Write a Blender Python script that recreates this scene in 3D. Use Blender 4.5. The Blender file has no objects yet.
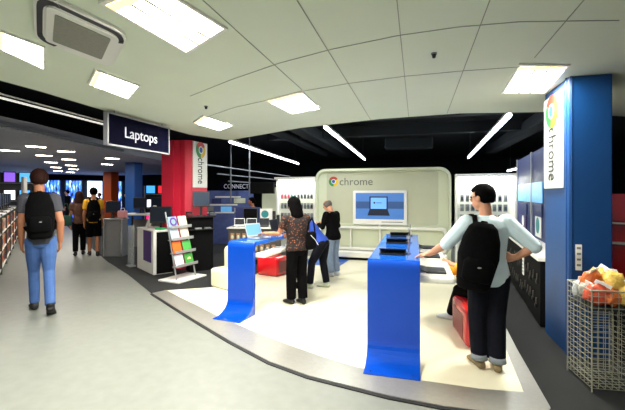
import bpy, bmesh, math, random
from mathutils import Vector, Matrix, Euler
random.seed(7)
scene = bpy.context.scene
COL = scene.collection
R = math.radians
V = Vector
PSI = R(15.484)

# ------------------------------------------------------------------ materials
def lin(h):
    h = h.lstrip('#')
    o = []
    for i in (0, 2, 4):
        c = int(h[i:i+2], 16)/255
        o.append(c/12.92 if c <= .04045 else ((c+.055)/1.055)**2.4)
    return (*o, 1)
MATS = {}
def mat(name, col, rough=.5, metal=0, emit=0, ecol=None, noise=0, nscale=20, coat=0, bump=0, alpha=1, spec=None):
    if name in MATS: return MATS[name]
    m = bpy.data.materials.new(name); m.use_nodes = True
    nt = m.node_tree; b = nt.nodes['Principled BSDF']
    c = lin(col)
    b.inputs['Base Color'].default_value = c
    b.inputs['Roughness'].default_value = rough
    b.inputs['Metallic'].default_value = metal
    if spec is not None: b.inputs['Specular IOR Level'].default_value = spec
    if coat: b.inputs['Coat Weight'].default_value = coat
    if alpha < 1: b.inputs['Alpha'].default_value = alpha
    if emit:
        b.inputs['Emission Color'].default_value = lin(ecol or col)
        b.inputs['Emission Strength'].default_value = emit
    if noise or bump:
        tc = nt.nodes.new('ShaderNodeTexCoord'); n = nt.nodes.new('ShaderNodeTexNoise')
        n.inputs['Scale'].default_value = nscale; n.inputs['Detail'].default_value = 4
        nt.links.new(tc.outputs['Object'], n.inputs['Vector'])
        if noise:
            mx = nt.nodes.new('ShaderNodeMix'); mx.data_type = 'RGBA'
            lo = [max(0, x*(1-noise)) for x in c[:3]]+[1]; hi = [min(1, x*(1+noise)) for x in c[:3]]+[1]
            mx.inputs['A'].default_value = lo; mx.inputs['B'].default_value = hi
            nt.links.new(n.outputs['Fac'], mx.inputs['Factor'])
            nt.links.new(mx.outputs['Result'], b.inputs['Base Color'])
        if bump:
            bp = nt.nodes.new('ShaderNodeBump'); bp.inputs['Strength'].default_value = bump; bp.inputs['Distance'].default_value = .02
            nt.links.new(n.outputs['Fac'], bp.inputs['Height']); nt.links.new(bp.outputs['Normal'], b.inputs['Normal'])
    MATS[name] = m
    return m

M = dict(
 aisle=mat('aisle_vinyl', '#787b73', .45, noise=.16, nscale=9),
 cream=mat('cream_vinyl', '#e6e0c4', .24, noise=.03, nscale=6),
 carpet=mat('charcoal_carpet', '#1b1d1d', .95, noise=.35, nscale=160, bump=.3),
 blue_floor=mat('blue_vinyl', '#0c4fa0', .4, noise=.08),
 steel=mat('brushed_steel', '#a5a39a', .38, .6, noise=.12, nscale=30),
 chrome=mat('bright_steel', '#c8c8c4', .2, 1),
 blackedge=mat('black_edge', '#101010', .6),
 ceil=mat('ceiling_panel', '#dbe4d0', .9, noise=.03, nscale=3),
 ceilseam=mat('ceiling_seam', '#9a9c90', .8),
 ceil2=mat('far_ceiling', '#a4a7b2', .8, noise=.06, nscale=2),
 void=mat('dark_void', '#0b0f14', .85, noise=.3, nscale=2),
 duct=mat('dark_duct', '#171c22', .7, noise=.3, nscale=3),
 rail=mat('grey_rail', '#6d7276', .5, .4),
 white=mat('white_paint', '#e9e9e2', .35, noise=.03),
 whitegloss=mat('white_gloss', '#ecebdf', .15, noise=.03),
 offwhite=mat('pale_panel', '#cfd5b9', .35, noise=.05, nscale=3),
 inset=mat('inset_panel', '#bdc0a4', .45, noise=.07, nscale=3),
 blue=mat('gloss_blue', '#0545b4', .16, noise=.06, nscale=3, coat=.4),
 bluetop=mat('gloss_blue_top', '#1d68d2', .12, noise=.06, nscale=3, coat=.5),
 colblue=mat('column_blue', '#08437f', .42, noise=.06, nscale=3),
 colblue2=mat('column_blue_far', '#0b4a92', .45, noise=.06, nscale=3),
 colred=mat('column_red', '#d0203c', .45, noise=.06, nscale=3),
 colorange=mat('column_orange', '#c85018', .5, noise=.06, nscale=3),
 red=mat('gloss_red', '#c8101c', .22, noise=.08, nscale=4, coat=.3),
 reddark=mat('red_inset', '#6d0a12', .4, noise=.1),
 black=mat('black_plastic', '#0c0c0e', .4, noise=.2),
 blackmatt=mat('black_matt', '#060607', .85, spec=.15, noise=.2),
 darkgrey=mat('dark_grey', '#24272b', .5, noise=.15),
 grey=mat('mid_grey', '#7f8383', .5, noise=.1),
 silver=mat('silver_plastic', '#b5b8b8', .35, .5),
 key=mat('keyboard_black', '#15181c', .5, noise=.4, nscale=120),
 screen=mat('lit_screen', '#4f7fb0', .25, emit=.3, ecol='#8fc0f5'),
 screenblue=mat('dim_blue_screen', '#12283f', .2, emit=.05, ecol='#2a66a8'),
 screendark=mat('dark_screen', '#0a1018', .45, spec=.2, emit=.05, ecol='#24405f'),
 tvblue=mat('tv_blue', '#4672ae', .3, emit=.28, ecol='#3a78d0'),
 tvband=mat('tv_band', '#2d4d80', .3, emit=.2, ecol='#335a90'),
 tvlap=mat('tv_laptop', '#0c1730', .3, emit=.08, ecol='#14264c'),
 tvscr=mat('tv_laptop_screen', '#6aa6f2', .3, emit=.4, ecol='#6cb0ff'),
 lamp=mat('lamp_diffuser', '#fff8e6', .5, emit=11, ecol='#fff6e2'),
 lampfar=mat('far_lamp_diffuser', '#fff2dc', .5, emit=24, ecol='#fff0d8'),
 lampwarm=mat('lamp_reflector_glow', '#f0d9a4', .4, emit=1.2, ecol='#ffdf9c'),  # emission stands in for lamp light reflected off the edge strip
 louvre=mat('lamp_louvre', '#c9c6b4', .4, .3),
 tube=mat('tube_light', '#f4fbff', .4, emit=9, ecol='#eef8ff'),
 tubedim=mat('tube_light_dim', '#f4fbff', .4, emit=.55, ecol='#f4f0e4'),
 wallglow=mat('canopy_light', '#fdfff4', .4, emit=4, ecol='#fbfff2'),
 peg=mat('pegboard_white', '#e6e9dc', .5, noise=.04),
 peg2=mat('pegboard_grey', '#4f4a42', .6, noise=.2),
 purple=mat('purple_card', '#41206f', .5, noise=.08),
 acrylic=mat('clear_acrylic', '#aeb6b6', .12, alpha=.42),
 greypanel=mat('grey_metal_panel', '#85888a', .4, .35, noise=.1),
 skyposter=mat('sky_print_glow', '#6fb4ee', .4, emit=.35, ecol='#62b0f2', noise=.35, nscale=8),  # printed panel given an emissive glow, though it is no lamp
 navy=mat('navy_print', '#1a2a66', .5, noise=.15),
 plum=mat('plum_print', '#4a3468', .5, noise=.3, nscale=14),
 teal=mat('teal_print', '#2f8f96', .5),
 paper=mat('white_paper', '#f1f1ec', .6),
 wire=mat('white_wire', '#9c9c88', .45, .2),
 lettergrey=mat('letter_grey', '#63675f', .5),
 letterdark=mat('letter_dark', '#3a3f3a', .5),
 letterwhite=mat('letter_white', '#c8cad6', .6),
 signnavy=mat('sign_navy', '#05061a', .9, spec=.05),
 signframe=mat('sign_frame', '#8f9094', .4, .4),
 l_red=mat('logo_red', '#c0392b', .4), l_green=mat('logo_green', '#2f8f3f', .4), l_yellow=mat('logo_yellow', '#e6c02a', .4),
 l_blue=mat('logo_blue', '#2a58a8', .4), l_white=mat('logo_white', '#f2f2ee', .4),
 doorglow=mat('lit_glazing', '#5f90e8', .2, emit=1.6, ecol='#4d86f0', noise=.3, nscale=3),
 doorpale=mat('pale_glazing', '#cfe2ff', .2, emit=2.6, ecol='#c4dcff'),
 skin=mat('skin', '#c48c6c', .55, noise=.06, nscale=30),
 skin2=mat('skin_tan', '#a86e4e', .55, noise=.06, nscale=30),
 hairblack=mat('hair_black', '#040303', .8, spec=.05, noise=.4, nscale=90, bump=.4),
 hairbrown=mat('hair_brown', '#2a140e', .75, spec=.15, noise=.4, nscale=90, bump=.4),
 hairgrey=mat('hair_grey', '#5c5650', .6, noise=.3, nscale=90, bump=.3),
 shirtpale=mat('shirt_pale_blue', '#c8dce2', .8, noise=.08, nscale=12, bump=.35),
 denimdark=mat('denim_dark', '#0c0e17', .9, spec=.15, noise=.3, nscale=40, bump=.2),
 denim=mat('denim_blue', '#3d5e96', .85, noise=.25, nscale=14, bump=.2),
 denimgrey=mat('denim_grey', '#6f7f96', .85, noise=.15, nscale=20, bump=.2),
 cuff=mat('denim_cuff', '#7d848a', .85, noise=.2, nscale=40),
 suede=mat('suede_tan', '#77684a', .9, noise=.2, nscale=40),
 shoeblack=mat('shoe_black', '#0c0b0b', .6), shoepale=mat('shoe_pale', '#a9b09a', .7, noise=.2), shoegrey=mat('shoe_grey', '#b9bcc0', .7, noise=.2),
 tee=mat('tee_grey', '#3c3d45', .85, noise=.15, nscale=20, bump=.2),
 yellowtop=mat('yellow_cloth', '#e8a81c', .8, noise=.12, nscale=14, bump=.2),
 bluetopc=mat('blue_cloth', '#173f9e', .8, noise=.15, nscale=14, bump=.2),
 blackcloth=mat('black_cloth', '#050506', .95, spec=.1, noise=.3, nscale=30, bump=.25),
 browncloth=mat('brown_cloth', '#4a2c1e', .85, noise=.5, nscale=16, bump=.2),
 greenbag=mat('green_cloth', '#1f4a3c', .85, noise=.2),
 redcloth=mat('red_cloth', '#b0202c', .85, noise=.2),
 lips=mat('lips', '#8e4a42', .5), eye=mat('eye_dark', '#1a1210', .2),
)
# patterned blouse: rust and ochre flecks on dark brown
def blouse():
    m = bpy.data.materials.new('patterned_blouse'); m.use_nodes = True
    nt = m.node_tree; b = nt.nodes['Principled BSDF']; b.inputs['Roughness'].default_value = .85
    tc = nt.nodes.new('ShaderNodeTexCoord'); v = nt.nodes.new('ShaderNodeTexVoronoi'); v.inputs['Scale'].default_value = 32
    rp = nt.nodes.new('ShaderNodeValToRGB')
    e = rp.color_ramp.elements
    e[0].position = .0; e[0].color = lin('#a86c3c'); e[1].position = .42; e[1].color = lin('#140906')
    x = rp.color_ramp.elements.new(.27); x.color = lin('#4c2113')
    nt.links.new(tc.outputs['Object'], v.inputs['Vector']); nt.links.new(v.outputs['Distance'], rp.inputs['Fac'])
    nt.links.new(rp.outputs['Color'], b.inputs['Base Color'])
    return m
M['blouse'] = blouse()
def streaks(name, c0, c1, st):
    m = bpy.data.materials.new(name); m.use_nodes = True; nt = m.node_tree; b = nt.nodes['Principled BSDF']; b.inputs['Roughness'].default_value = .2; b.inputs['Base Color'].default_value = lin('#20304a')
    tc = nt.nodes.new('ShaderNodeTexCoord'); mp = nt.nodes.new('ShaderNodeMapping'); mp.inputs['Scale'].default_value = (5.5, 1, 1.1)
    n = nt.nodes.new('ShaderNodeTexNoise'); n.inputs['Scale'].default_value = 1.6; n.inputs['Detail'].default_value = 3; n.noise_dimensions = '3D'
    rp = nt.nodes.new('ShaderNodeValToRGB'); e = rp.color_ramp.elements; e[0].position = .40; e[0].color = lin('#03081c'); e[1].position = .68; e[1].color = lin(c1); x = rp.color_ramp.elements.new(.53); x.color = lin(c0)
    nt.links.new(tc.outputs['Object'], mp.inputs['Vector']); nt.links.new(mp.outputs['Vector'], n.inputs['Vector']); nt.links.new(n.outputs['Fac'], rp.inputs['Fac'])
    nt.links.new(rp.outputs['Color'], b.inputs['Emission Color']); b.inputs['Emission Strength'].default_value = st
    return m
M['doorglow'] = streaks('lit_glazing', '#2f6ff0', '#d8ecff', 2.4)

# ------------------------------------------------------------------ mesh builder
class MB:
    def __init__(s): s.bm = bmesh.new(); s.mats = []
    def _m(s, m):
        if m is None: return 0
        if m not in s.mats: s.mats.append(m)
        return s.mats.index(m)
    def add(s, bm2, mx=None, m=None):
        if mx is not None: bmesh.ops.transform(bm2, matrix=mx, verts=bm2.verts)
        i = s._m(m)
        for f in bm2.faces: f.material_index = i
        me = bpy.data.meshes.new('t'); bm2.to_mesh(me); bm2.free()
        s.bm.from_mesh(me); bpy.data.meshes.remove(me)
        return s
    def box(s, c, d, bev=0, rot=0, m=None, seg=2, mx=None):
        b = bmesh.new(); bmesh.ops.create_cube(b, size=1)
        bmesh.ops.scale(b, vec=d, verts=b.verts)
        if bev: bmesh.ops.bevel(b, geom=b.edges[:], offset=min(bev, min(d)*.45), segments=seg, profile=.5, affect='EDGES')
        t = Matrix.Translation(c) @ Matrix.Rotation(rot, 4, 'Z')
        if mx is not None: t = t @ mx
        return s.add(b, t, m)
    def cyl(s, a, b_, r, n=12, m=None, r2=None):
        a, b_ = V(a), V(b_); d = b_-a
        b = bmesh.new()
        bmesh.ops.create_cone(b, cap_ends=True, segments=n, radius1=r, radius2=r if r2 is None else r2, depth=d.length)
        q = d.to_track_quat('Z', 'Y').to_matrix().to_4x4()
        return s.add(b, Matrix.Translation((a+b_)/2) @ q, m)
    def ell(s, c, r, rot=None, m=None, u=14, v=10):
        b = bmesh.new(); bmesh.ops.create_uvsphere(b, u_segments=u, v_segments=v, radius=1)
        t = Matrix.Translation(c)
        if rot is not None: t = t @ rot.to_4x4()
        t = t @ Matrix.Diagonal((*r, 1))
        return s.add(b, t, m)
    def prism(s, pts, z0, z1, m=None):
        b = bmesh.new()
        lo = [b.verts.new((p[0], p[1], z0)) for p in pts]; hi = [b.verts.new((p[0], p[1], z1)) for p in pts]
        n = len(pts)
        b.faces.new(hi); b.faces.new(lo[::-1])
        for i in range(n): b.faces.new((lo[i], lo[(i+1) % n], hi[(i+1) % n], hi[i]))
        bmesh.ops.recalc_face_normals(b, faces=b.faces)
        return s.add(b, None, m)
    def extrude(s, prof, x0, x1, m=None, mx=None):
        """profile in (y,z), extruded along x"""
        b = bmesh.new(); n = len(prof)
        a = [b.verts.new((x0, p[0], p[1])) for p in prof]; c = [b.verts.new((x1, p[0], p[1])) for p in prof]
        b.faces.new(a); b.faces.new(c[::-1])
        for i in range(n): b.faces.new((a[i], c[i], c[(i+1) % n], a[(i+1) % n]))
        bmesh.ops.recalc_face_normals(b, faces=b.faces)
        return s.add(b, mx, m)
    def tube(s, pts, r, n=8, m=None):
        pts = [V(p) for p in pts]
        for a, b in zip(pts, pts[1:]): s.cyl(a, b, r, n, m)
        for p in pts[1:-1]: s.ell(p, (r, r, r), None, m, n, 6)
        return s
    def rings(s, rs, n=14, m=None):
        """rs: list of (center, axis_u, axis_v, ru, rv)"""
        b = bmesh.new(); rows = []
        for c, u, w, ru, rv in rs:
            c, u, w = V(c), V(u), V(w)
            rows.append([b.verts.new(c + u*(ru*math.cos(2*math.pi*k/n)) + w*(rv*math.sin(2*math.pi*k/n))) for k in range(n)])
        for A, B in zip(rows, rows[1:]):
            for k in range(n): b.faces.new((A[k], A[(k+1) % n], B[(k+1) % n], B[k]))
        b.faces.new(rows[0][::-1]); b.faces.new(rows[-1])
        bmesh.ops.recalc_face_normals(b, faces=b.faces)
        return s.add(b, None, m)
    def limb(s, pts, rad, n=12, m=None, caps=True):
        pts = [V(p) for p in pts]
        rs = []
        for i, p in enumerate(pts):
            d = (pts[min(i+1, len(pts)-1)] - pts[max(i-1, 0)]).normalized()
            u = d.orthogonal().normalized(); w = d.cross(u)
            if rs:
                pu = rs[-1][1]; u = (pu - d*pu.dot(d)).normalized(); w = d.cross(u)
            rs.append((p, u, w, rad[i], rad[i]))
        s.rings(rs, n, m)
        if caps:
            s.ell(pts[0], (rad[0],)*3, None, m, n, 8); s.ell(pts[-1], (rad[-1],)*3, None, m, n, 8)
        return s
    def text(s, t, size, mx, m=None, ex=.003):
        cu = bpy.data.curves.new('t', 'FONT'); cu.body = t; cu.size = size; cu.extrude = ex; cu.align_x = 'CENTER'; cu.align_y = 'CENTER'
        o = bpy.data.objects.new('t', cu); COL.objects.link(o)
        dg = bpy.context.evaluated_depsgraph_get()
        me = bpy.data.meshes.new_from_object(o.evaluated_get(dg))
        b = bmesh.new(); b.from_mesh(me)
        bpy.data.objects.remove(o); bpy.data.curves.remove(cu); bpy.data.meshes.remove(me)
        return s.add(b, mx, m)
    def mesh(s, name, m=None, smooth=False):
        me = bpy.data.meshes.new(name); s.bm.to_mesh(me); s.bm.free()
        if m is not None and not s.mats: me.materials.append(m)
        else:
            for x in s.mats: me.materials.append(x)
        if smooth:
            for p in me.polygons: p.use_smooth = True
        return me
    def build(s, name, m=None, parent=None, smooth=False, loc=None):
        o = bpy.data.objects.new(name, s.mesh(name, m, smooth)); COL.objects.link(o)
        if parent is not None: o.parent = parent
        if loc is not None: o.location = loc
        return o

def remesh(o, voxel, smooth=3):
    md = o.modifiers.new('r', 'REMESH'); md.mode = 'VOXEL'; md.voxel_size = voxel; md.use_smooth_shade = True
    sm = o.modifiers.new('s', 'SMOOTH'); sm.iterations = smooth; sm.factor = .5
    dg = bpy.context.evaluated_depsgraph_get()
    me = bpy.data.meshes.new_from_object(o.evaluated_get(dg))
    mats = list(o.data.materials); old = o.data
    o.modifiers.clear(); o.data = me; bpy.data.meshes.remove(old)
    me.materials.clear()
    for m in mats: me.materials.append(m)
    for p in me.polygons: p.use_smooth = True; p.material_index = 0
    return o

def empty(name, loc=(0, 0, 0), rz=0):
    o = bpy.data.objects.new(name, None); COL.objects.link(o); o.location = loc; o.rotation_euler = (0, 0, rz); o.empty_display_size = .1
    return o
def tag(o, label, cat, group=None, kind=None):
    o['label'] = label; o['category'] = cat
    if group: o['group'] = group
    if kind: o['kind'] = kind
    return o
def struct(mb, name, m=None, label=None, smooth=False):
    o = mb.build(name, m, None, smooth); o['kind'] = 'structure'
    if label: o['label'] = label; o['category'] = name.split('_')[0].split('.')[0]
    return o
def copy_tree(o, parent=None):
    c = o.copy(); COL.objects.link(c)
    if parent is not None: c.parent = parent
    for ch in list(o.children): copy_tree(ch, c)
    return c

# logo disc in the XZ plane facing -Y, built of sectors
def logo(mb, c, r, mx=None):
    def sector(r0, r1, a0, a1, m, y):
        b = bmesh.new(); n = 12
        ins = [(r0*math.cos(a0+(a1-a0)*k/n), r0*math.sin(a0+(a1-a0)*k/n)) for k in range(n+1)]
        out = [(r1*math.cos(a0+(a1-a0)*k/n), r1*math.sin(a0+(a1-a0)*k/n)) for k in range(n+1)]
        for k in range(n):
            q = [ins[k], out[k], out[k+1], ins[k+1]]
            if r0 < 1e-6: q = [out[k], out[k+1], (0, 0)]
            f = [b.verts.new((p[0], y, p[1])) for p in q]; g = [b.verts.new((p[0], y+.006, p[1])) for p in q]
            b.faces.new(f)
            for i in range(len(f)): b.faces.new((f[i], f[(i+1) % len(f)], g[(i+1) % len(f)], g[i]))
        bmesh.ops.recalc_face_normals(b, faces=b.faces)
        t = Matrix.Translation(c)
        if mx is not None: t = t @ mx
        mb.add(b, t, m)
    sector(r*.4, r, R(30), R(150), M['l_red'], -.006)
    sector(r*.4, r, R(150), R(270), M['l_green'], -.006)
    sector(r*.4, r, R(270), R(390), M['l_yellow'], -.006)
    sector(0, r*.46, 0, 2*math.pi, M['l_white'], -.008)
    sector(0, r*.36, 0, 2*math.pi, M['l_blue'], -.010)

# ================================================================== SETTING
out = [(-4.05, 5.02), (-3.569, 4.699), (-2.798, 4.179), (-1.927, 3.617), (-1.323, 3.268), (-.89, 3.105), (-.519, 3.03), (-.19, 2.965), (.209, 2.93), (.6, 2.95), (.9, 3.0)]
inn = [(-3.958, 5.236), (-3.484, 4.941), (-2.515, 4.338), (-1.857, 3.969), (-1.288, 3.685), (-.874, 3.503), (-.499, 3.37), (-.126, 3.304), (.057, 3.28), (.5, 3.265), (.84, 3.304)]
aisle_edge = [(-4.05, 5.02), (-5.49, 6.10), (-6.96, 7.105), (-8.48, 8.24), (-24, 19.5)]
struct(MB().prism([(-32, -8), (10, -8), (10, 24), (-32, 24)], -.1, 0), 'floor', M['aisle'], 'mottled grey vinyl aisle floor')
# display zone: cream vinyl
struct(MB().prism(inn + [(.90, 4.2), (.97, 5.1), (.99, 9.3), (-2.6, 9.3), (-3.0, 6.9), (-3.35, 5.6)], 0, .012), 'floor_display', M['cream'], 'glossy cream vinyl floor of the display stand')
struct(MB().prism(out + inn[::-1], 0, .016), 'trim_1', M['steel'], 'curved brushed steel threshold strip round the display floor')
edge = []
for (x, y) in out: edge.append((x, y))
struct(MB().prism(edge + [(x - .012, y - .035) for x, y in edge[::-1]], 0, .010), 'trim_2', M['blackedge'])
# edge along the carpet side of the stand
struct(MB().prism([(.84, 3.304), (.9, 3.0), (.97, 3.12), (1.005, 4.2), (1.06, 5.2), (1.10, 9.3), (.99, 9.3), (.97, 5.1), (.90, 4.2)], 0, .016), 'trim_3', M['steel'])
struct(MB().prism([(.9, 3.0), (1.0, -2), (10, -2), (10, 17), (1.10, 17), (1.10, 9.3), (1.06, 5.2), (1.005, 4.2), (.97, 3.12)], 0, .006), 'floor_carpet', M['carpet'], 'charcoal carpet beside the blue column')
struct(MB().prism([(-4.05, 5.02), (-3.958, 5.236), (-3.35, 5.6), (-3.0, 6.9), (-2.6, 9.3), (-2.6, 17), (-20, 17), (-8.48, 8.24), (-6.96, 7.105), (-5.49, 6.10)], 0, .006), 'floor_carpet', M['carpet'], 'dark carpet under the desk and leaflet rack')
struct(MB().prism([(-2.5, 8.0), (-1.60, 8.0), (-1.52, 8.98), (-2.5, 8.98)], .012, .018), 'floor_inlay', M['blue_floor'], 'blue floor inlay before the pale display wall')
# ceiling slab
slab = [(-4.05, -6), (-4.05, 3.2), (-4.2, 5.0), (-4.2, 6.3), (-3.84, 7.10), (-3.70, 7.10), (-1.93, 6.155), (-.517, 5.744), (.616, 5.65), (1.757, 5.871), (2.87, 6.456), (4.5, 7.4), (10, 7.6), (10, -6)]
struct(MB().prism(slab, 2.75, 2.95), 'ceiling', M['ceil'], 'pale panelled suspended ceiling over the aisle')
def strip(mb, pts, w, z):
    pts = [V((p[0], p[1], 0)) for p in pts]
    for a, b in zip(pts, pts[1:]):
        d = (b-a); n = V((-d.y, d.x, 0)).normalized()*w/2
        mb.prism([tuple((a+n)[:2]), tuple((b+n)[:2]), tuple((b-n)[:2]), tuple((a-n)[:2])], z, z+.004)
mb = MB()
for x0, y0, y1 in ((-.68, .5, 5.74), (-.11, .5, 5.70), (.42, .5, 5.6), (-1.22, .5, 3.9), (.95, .5, 3.5)): strip(mb, [(x0, y0), (x0+.02, y1)], .006, 2.746)
strip(mb, [(-2.54, 3.8), (-1.80, 3.375), (-1.15, 3.052), (-.64, 2.87), (-.118, 2.75), (.285, 2.72), (.675, 2.746), (1.3, 2.9)], .007, 2.746)
strip(mb, [(-1.2, 3.95), (-.65, 3.80), (-.1, 3.72), (.43, 3.70), (.9, 3.72)], .005, 2.746)
strip(mb, [(-3.0, 4.9), (-2.3, 4.45), (-1.7, 4.2)], .005, 2.746)
struct(mb, 'ceiling_seam', M['ceilseam'])
# open black soffit, walls of the hall
struct(MB().prism([(-32, -8), (10, -8), (10, 24), (-32, 24)], 3.7, 3.8), 'ceiling_soffit', M['void'], 'black open soffit above the shop floor')
struct(MB().box((-11, 23.6, 1.9), (42, .2, 3.8)), 'wall_back', M['void'], 'dark wall at the back of the shop')
struct(MB().box((10.1, 8, 1.9), (.2, 32, 3.8)), 'wall_right', M['void'], 'dark side wall of the shop')
# second ceiling over the concourse
struct(MB().prism([(-6.5, 3.6), (-6.75, 5.2), (-7.5, 8.1), (-8.3, 11.6), (-13.5, 18), (-30, 18), (-30, 3.6)], 2.70, 2.9), 'ceiling_far', M['ceil2'], 'grey lower ceiling over the far concourse')
struct(MB().prism([(-6.42, 3.6), (-6.67, 5.2), (-7.42, 8.1), (-7.50, 8.1), (-6.75, 5.2), (-6.5, 3.6)], 2.72, 2.78), 'trim_4', M['rail'])
# void ducting
mb = MB()
mb.box((-.2, 12.5, 3.25), (1.5, .5, .35), .04); mb.box((-2.9, 11.5, 3.35), (.4, 9, .3), .04); mb.box((2.9, 11.5, 3.35), (.4, 9, .3), .04)
mb.box((0, 8.6, 3.45), (9, .25, .3), .02); mb.box((0, 11, 3.45), (9, .25, .3), .02)
mb.cyl((-3.6, 6.6, 3.3), (-3.6, 15, 3.3), .14, 16)
struct(mb, 'ceiling_ducts', M['duct'])

# columns (structure of the shop, each carries its own cladding)
mb = MB(); mb.box((1.612+.02, 4.50, 1.375), (.364, .69, 2.75), .012)
col_b = struct(mb, 'column', M['colblue'], 'square blue column beside the wire dump bin')
mb = MB()
for x0 in (1.452, 1.475): mb.cyl((x0, 4.163+(.0 if x0 > 1.46 else .05), 0), (x0, 4.163+(.0 if x0 > 1.46 else .05), 2.75), .013, 10)
mb.build('corner_bead', M['colblue'], col_b)
mb = MB(); mb.box((1.53, 4.148, .985), (.055, .006, .25), .002, m=M['paper'])
for k in range(4): mb.box((1.53, 4.144, .91+k*.055), (.034, .002, .02), m=M['grey'])
mb.build('label_plate', M['paper'], col_b)
# red column: back face along Y at X=-4.33, near face
mb = MB(); mb.prism([(-4.72, 6.86), (-4.60, 6.93), (-4.60, 7.54), (-5.25, 7.54), (-5.25, 6.80), (-4.96, 6.80), (-4.96, 6.835), (-4.84, 6.85), (-4.84, 6.875)], 0, 2.75)
struct(mb, 'column', M['colred'], 'red column beneath the Laptops sign')
mb = MB(); mb.box((-9.56, 10.9, 1.4), (.40, .40, 2.8), .02)
struct(mb, 'column', M['colblue2'], 'blue column far behind the cash desk')
mb = MB(); mb.box((-14.9, 15.4, 1.4), (.50, .50, 2.8), .02)
struct(mb, 'column', M['colorange'], 'orange column by the far concourse')
mb = MB(); mb.box((-13.2, 9.8, 1.1), (.13, .13, 2.2), .02)
struct(mb, 'column', M['white'], 'slim white post behind the walking man')

# ------------------------------------------------------------------ hanging signs and banners
def banner(x, y0, y1, z0, z1, face, label, tilt=0):
    e = empty('banner_sign', (x, (y0+y1)/2, z0)); h = z1-z0; w = abs(y1-y0)
    MB().box((-.012*face, 0, h/2), (.024, w, h), .006).build('panel', M['white'], e)
    fr = MB()
    # local frame: text reads downwards on a face whose normal is +-X
    nx = face
    up = V((0, 0, -1))                     # text runs down
    zax = V((nx, 0, 0)); xax = up; yax = zax.cross(xax)
    mx = Matrix((( xax.x, yax.x, zax.x, 0), (xax.y, yax.y, zax.y, 0), (xax.z, yax.z, zax.z, 0), (0, 0, 0, 1)))
    MB().text('chrome', w*.62, Matrix.Translation((.003*nx, 0, h*.37)) @ mx @ Matrix.Diagonal((h*.62/(w*.62*3.35), 1, 1, 1)), M['letterdark']).build('lettering', M['letterdark'], e)
    lg = MB(); logo(lg, (.003*nx, 0, h*.83), w*.33, Matrix.Rotation(R(90)*nx, 4, 'Z')); lg.build('emblem', None, e)
    tag(e, label, 'sign')
    return e
banner(-4.57, 6.95, 7.50, 1.74, 2.74, 1, 'white vertical banner with round emblem on the red column')
banner(1.425, 4.27, 4.80, 1.66, 2.66, -1, 'white vertical banner with round emblem on the blue column')
e = empty('hanging_sign', (-4.0, 4.69, 2.27))
MB().box((0, 0, .215), (.05, 1.27, .43), .008).build('board', M['signnavy'], e)
fm = MB()
for zz in (.0, .43): fm.box((.0, 0, zz), (.07, 1.30, .022))
for yy in (-.64, .64): fm.box((.0, yy, .215), (.07, .022, .43))
fm.build('frame', M['signframe'], e)
tx = MB(); mx = Matrix(((0, 0, 1, 0), (1, 0, 0, 0), (0, 1, 0, 0), (0, 0, 0, 1)))
tx.text('Laptops', .22, Matrix.Translation((.03, .0, .20)) @ mx, M['letterwhite']); tx.build('lettering', M['letterwhite'], e)
for yy in (-.5, .5): MB().cyl((0, yy, .43), (0, yy, .48), .006).build('hanger', M['rail'], e)
tag(e, 'dark hanging sign lettered Laptops at the ceiling edge', 'sign')
# far hanging sign on rods
e = empty('hanging_sign', (-5.16, 9.98, 1.72), R(15))
MB().box((0, .02, .10), (.86, .03, .22), .004).build('board', M['signnavy'], e)
MB().text('CONNECT', .185, Matrix.Translation((.04, 0, .10)) @ Matrix.Rotation(R(90), 4, 'X') @ Matrix.Diagonal((.82, 1, 1, 1)), M['letterwhite']).build('lettering', M['letterwhite'], e)
tag(e, 'small dark sign with white capitals above the laptop gondola', 'sign')
for X0, Y0, z0, lb in ((-5.25, 9.9, 1.35, 'thin pale rod dropping to the gondola screens, beside the small sign'), (-4.72, 10.05, 1.40, 'thin pale rod dropping through the end of the small sign')):
    tag(MB().cyl((X0, Y0, z0), (X0, Y0, 3.7), .022, 8).build('drop_rod', M['rail']), lb, 'rod', 'drop rods over the gondola')
for x, z, a, b, lb in ((-4.95, 2.32, 7.6, 14.4, 'long thin pale rail under the black soffit, uppermost of three'), (-5.3, 2.16, 9.2, 14.6, 'middle thin rail under the black soffit'), (-5.6, 2.0, 10.4, 14.6, 'lowest thin rail under the black soffit')):
    tag(MB().cyl((x, a, z), (x, b, z), .02, 8).build('ceiling_rail', M['rail']), lb, 'rail', 'thin rails under the soffit')
tag(MB().box((-3.90, 9.12, 1.76), (.62, .26, .3), .01, R(15)).build('bulkhead_box', M['blackmatt']), 'black box bulkhead beside the accessory wall', 'bulkhead')

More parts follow.
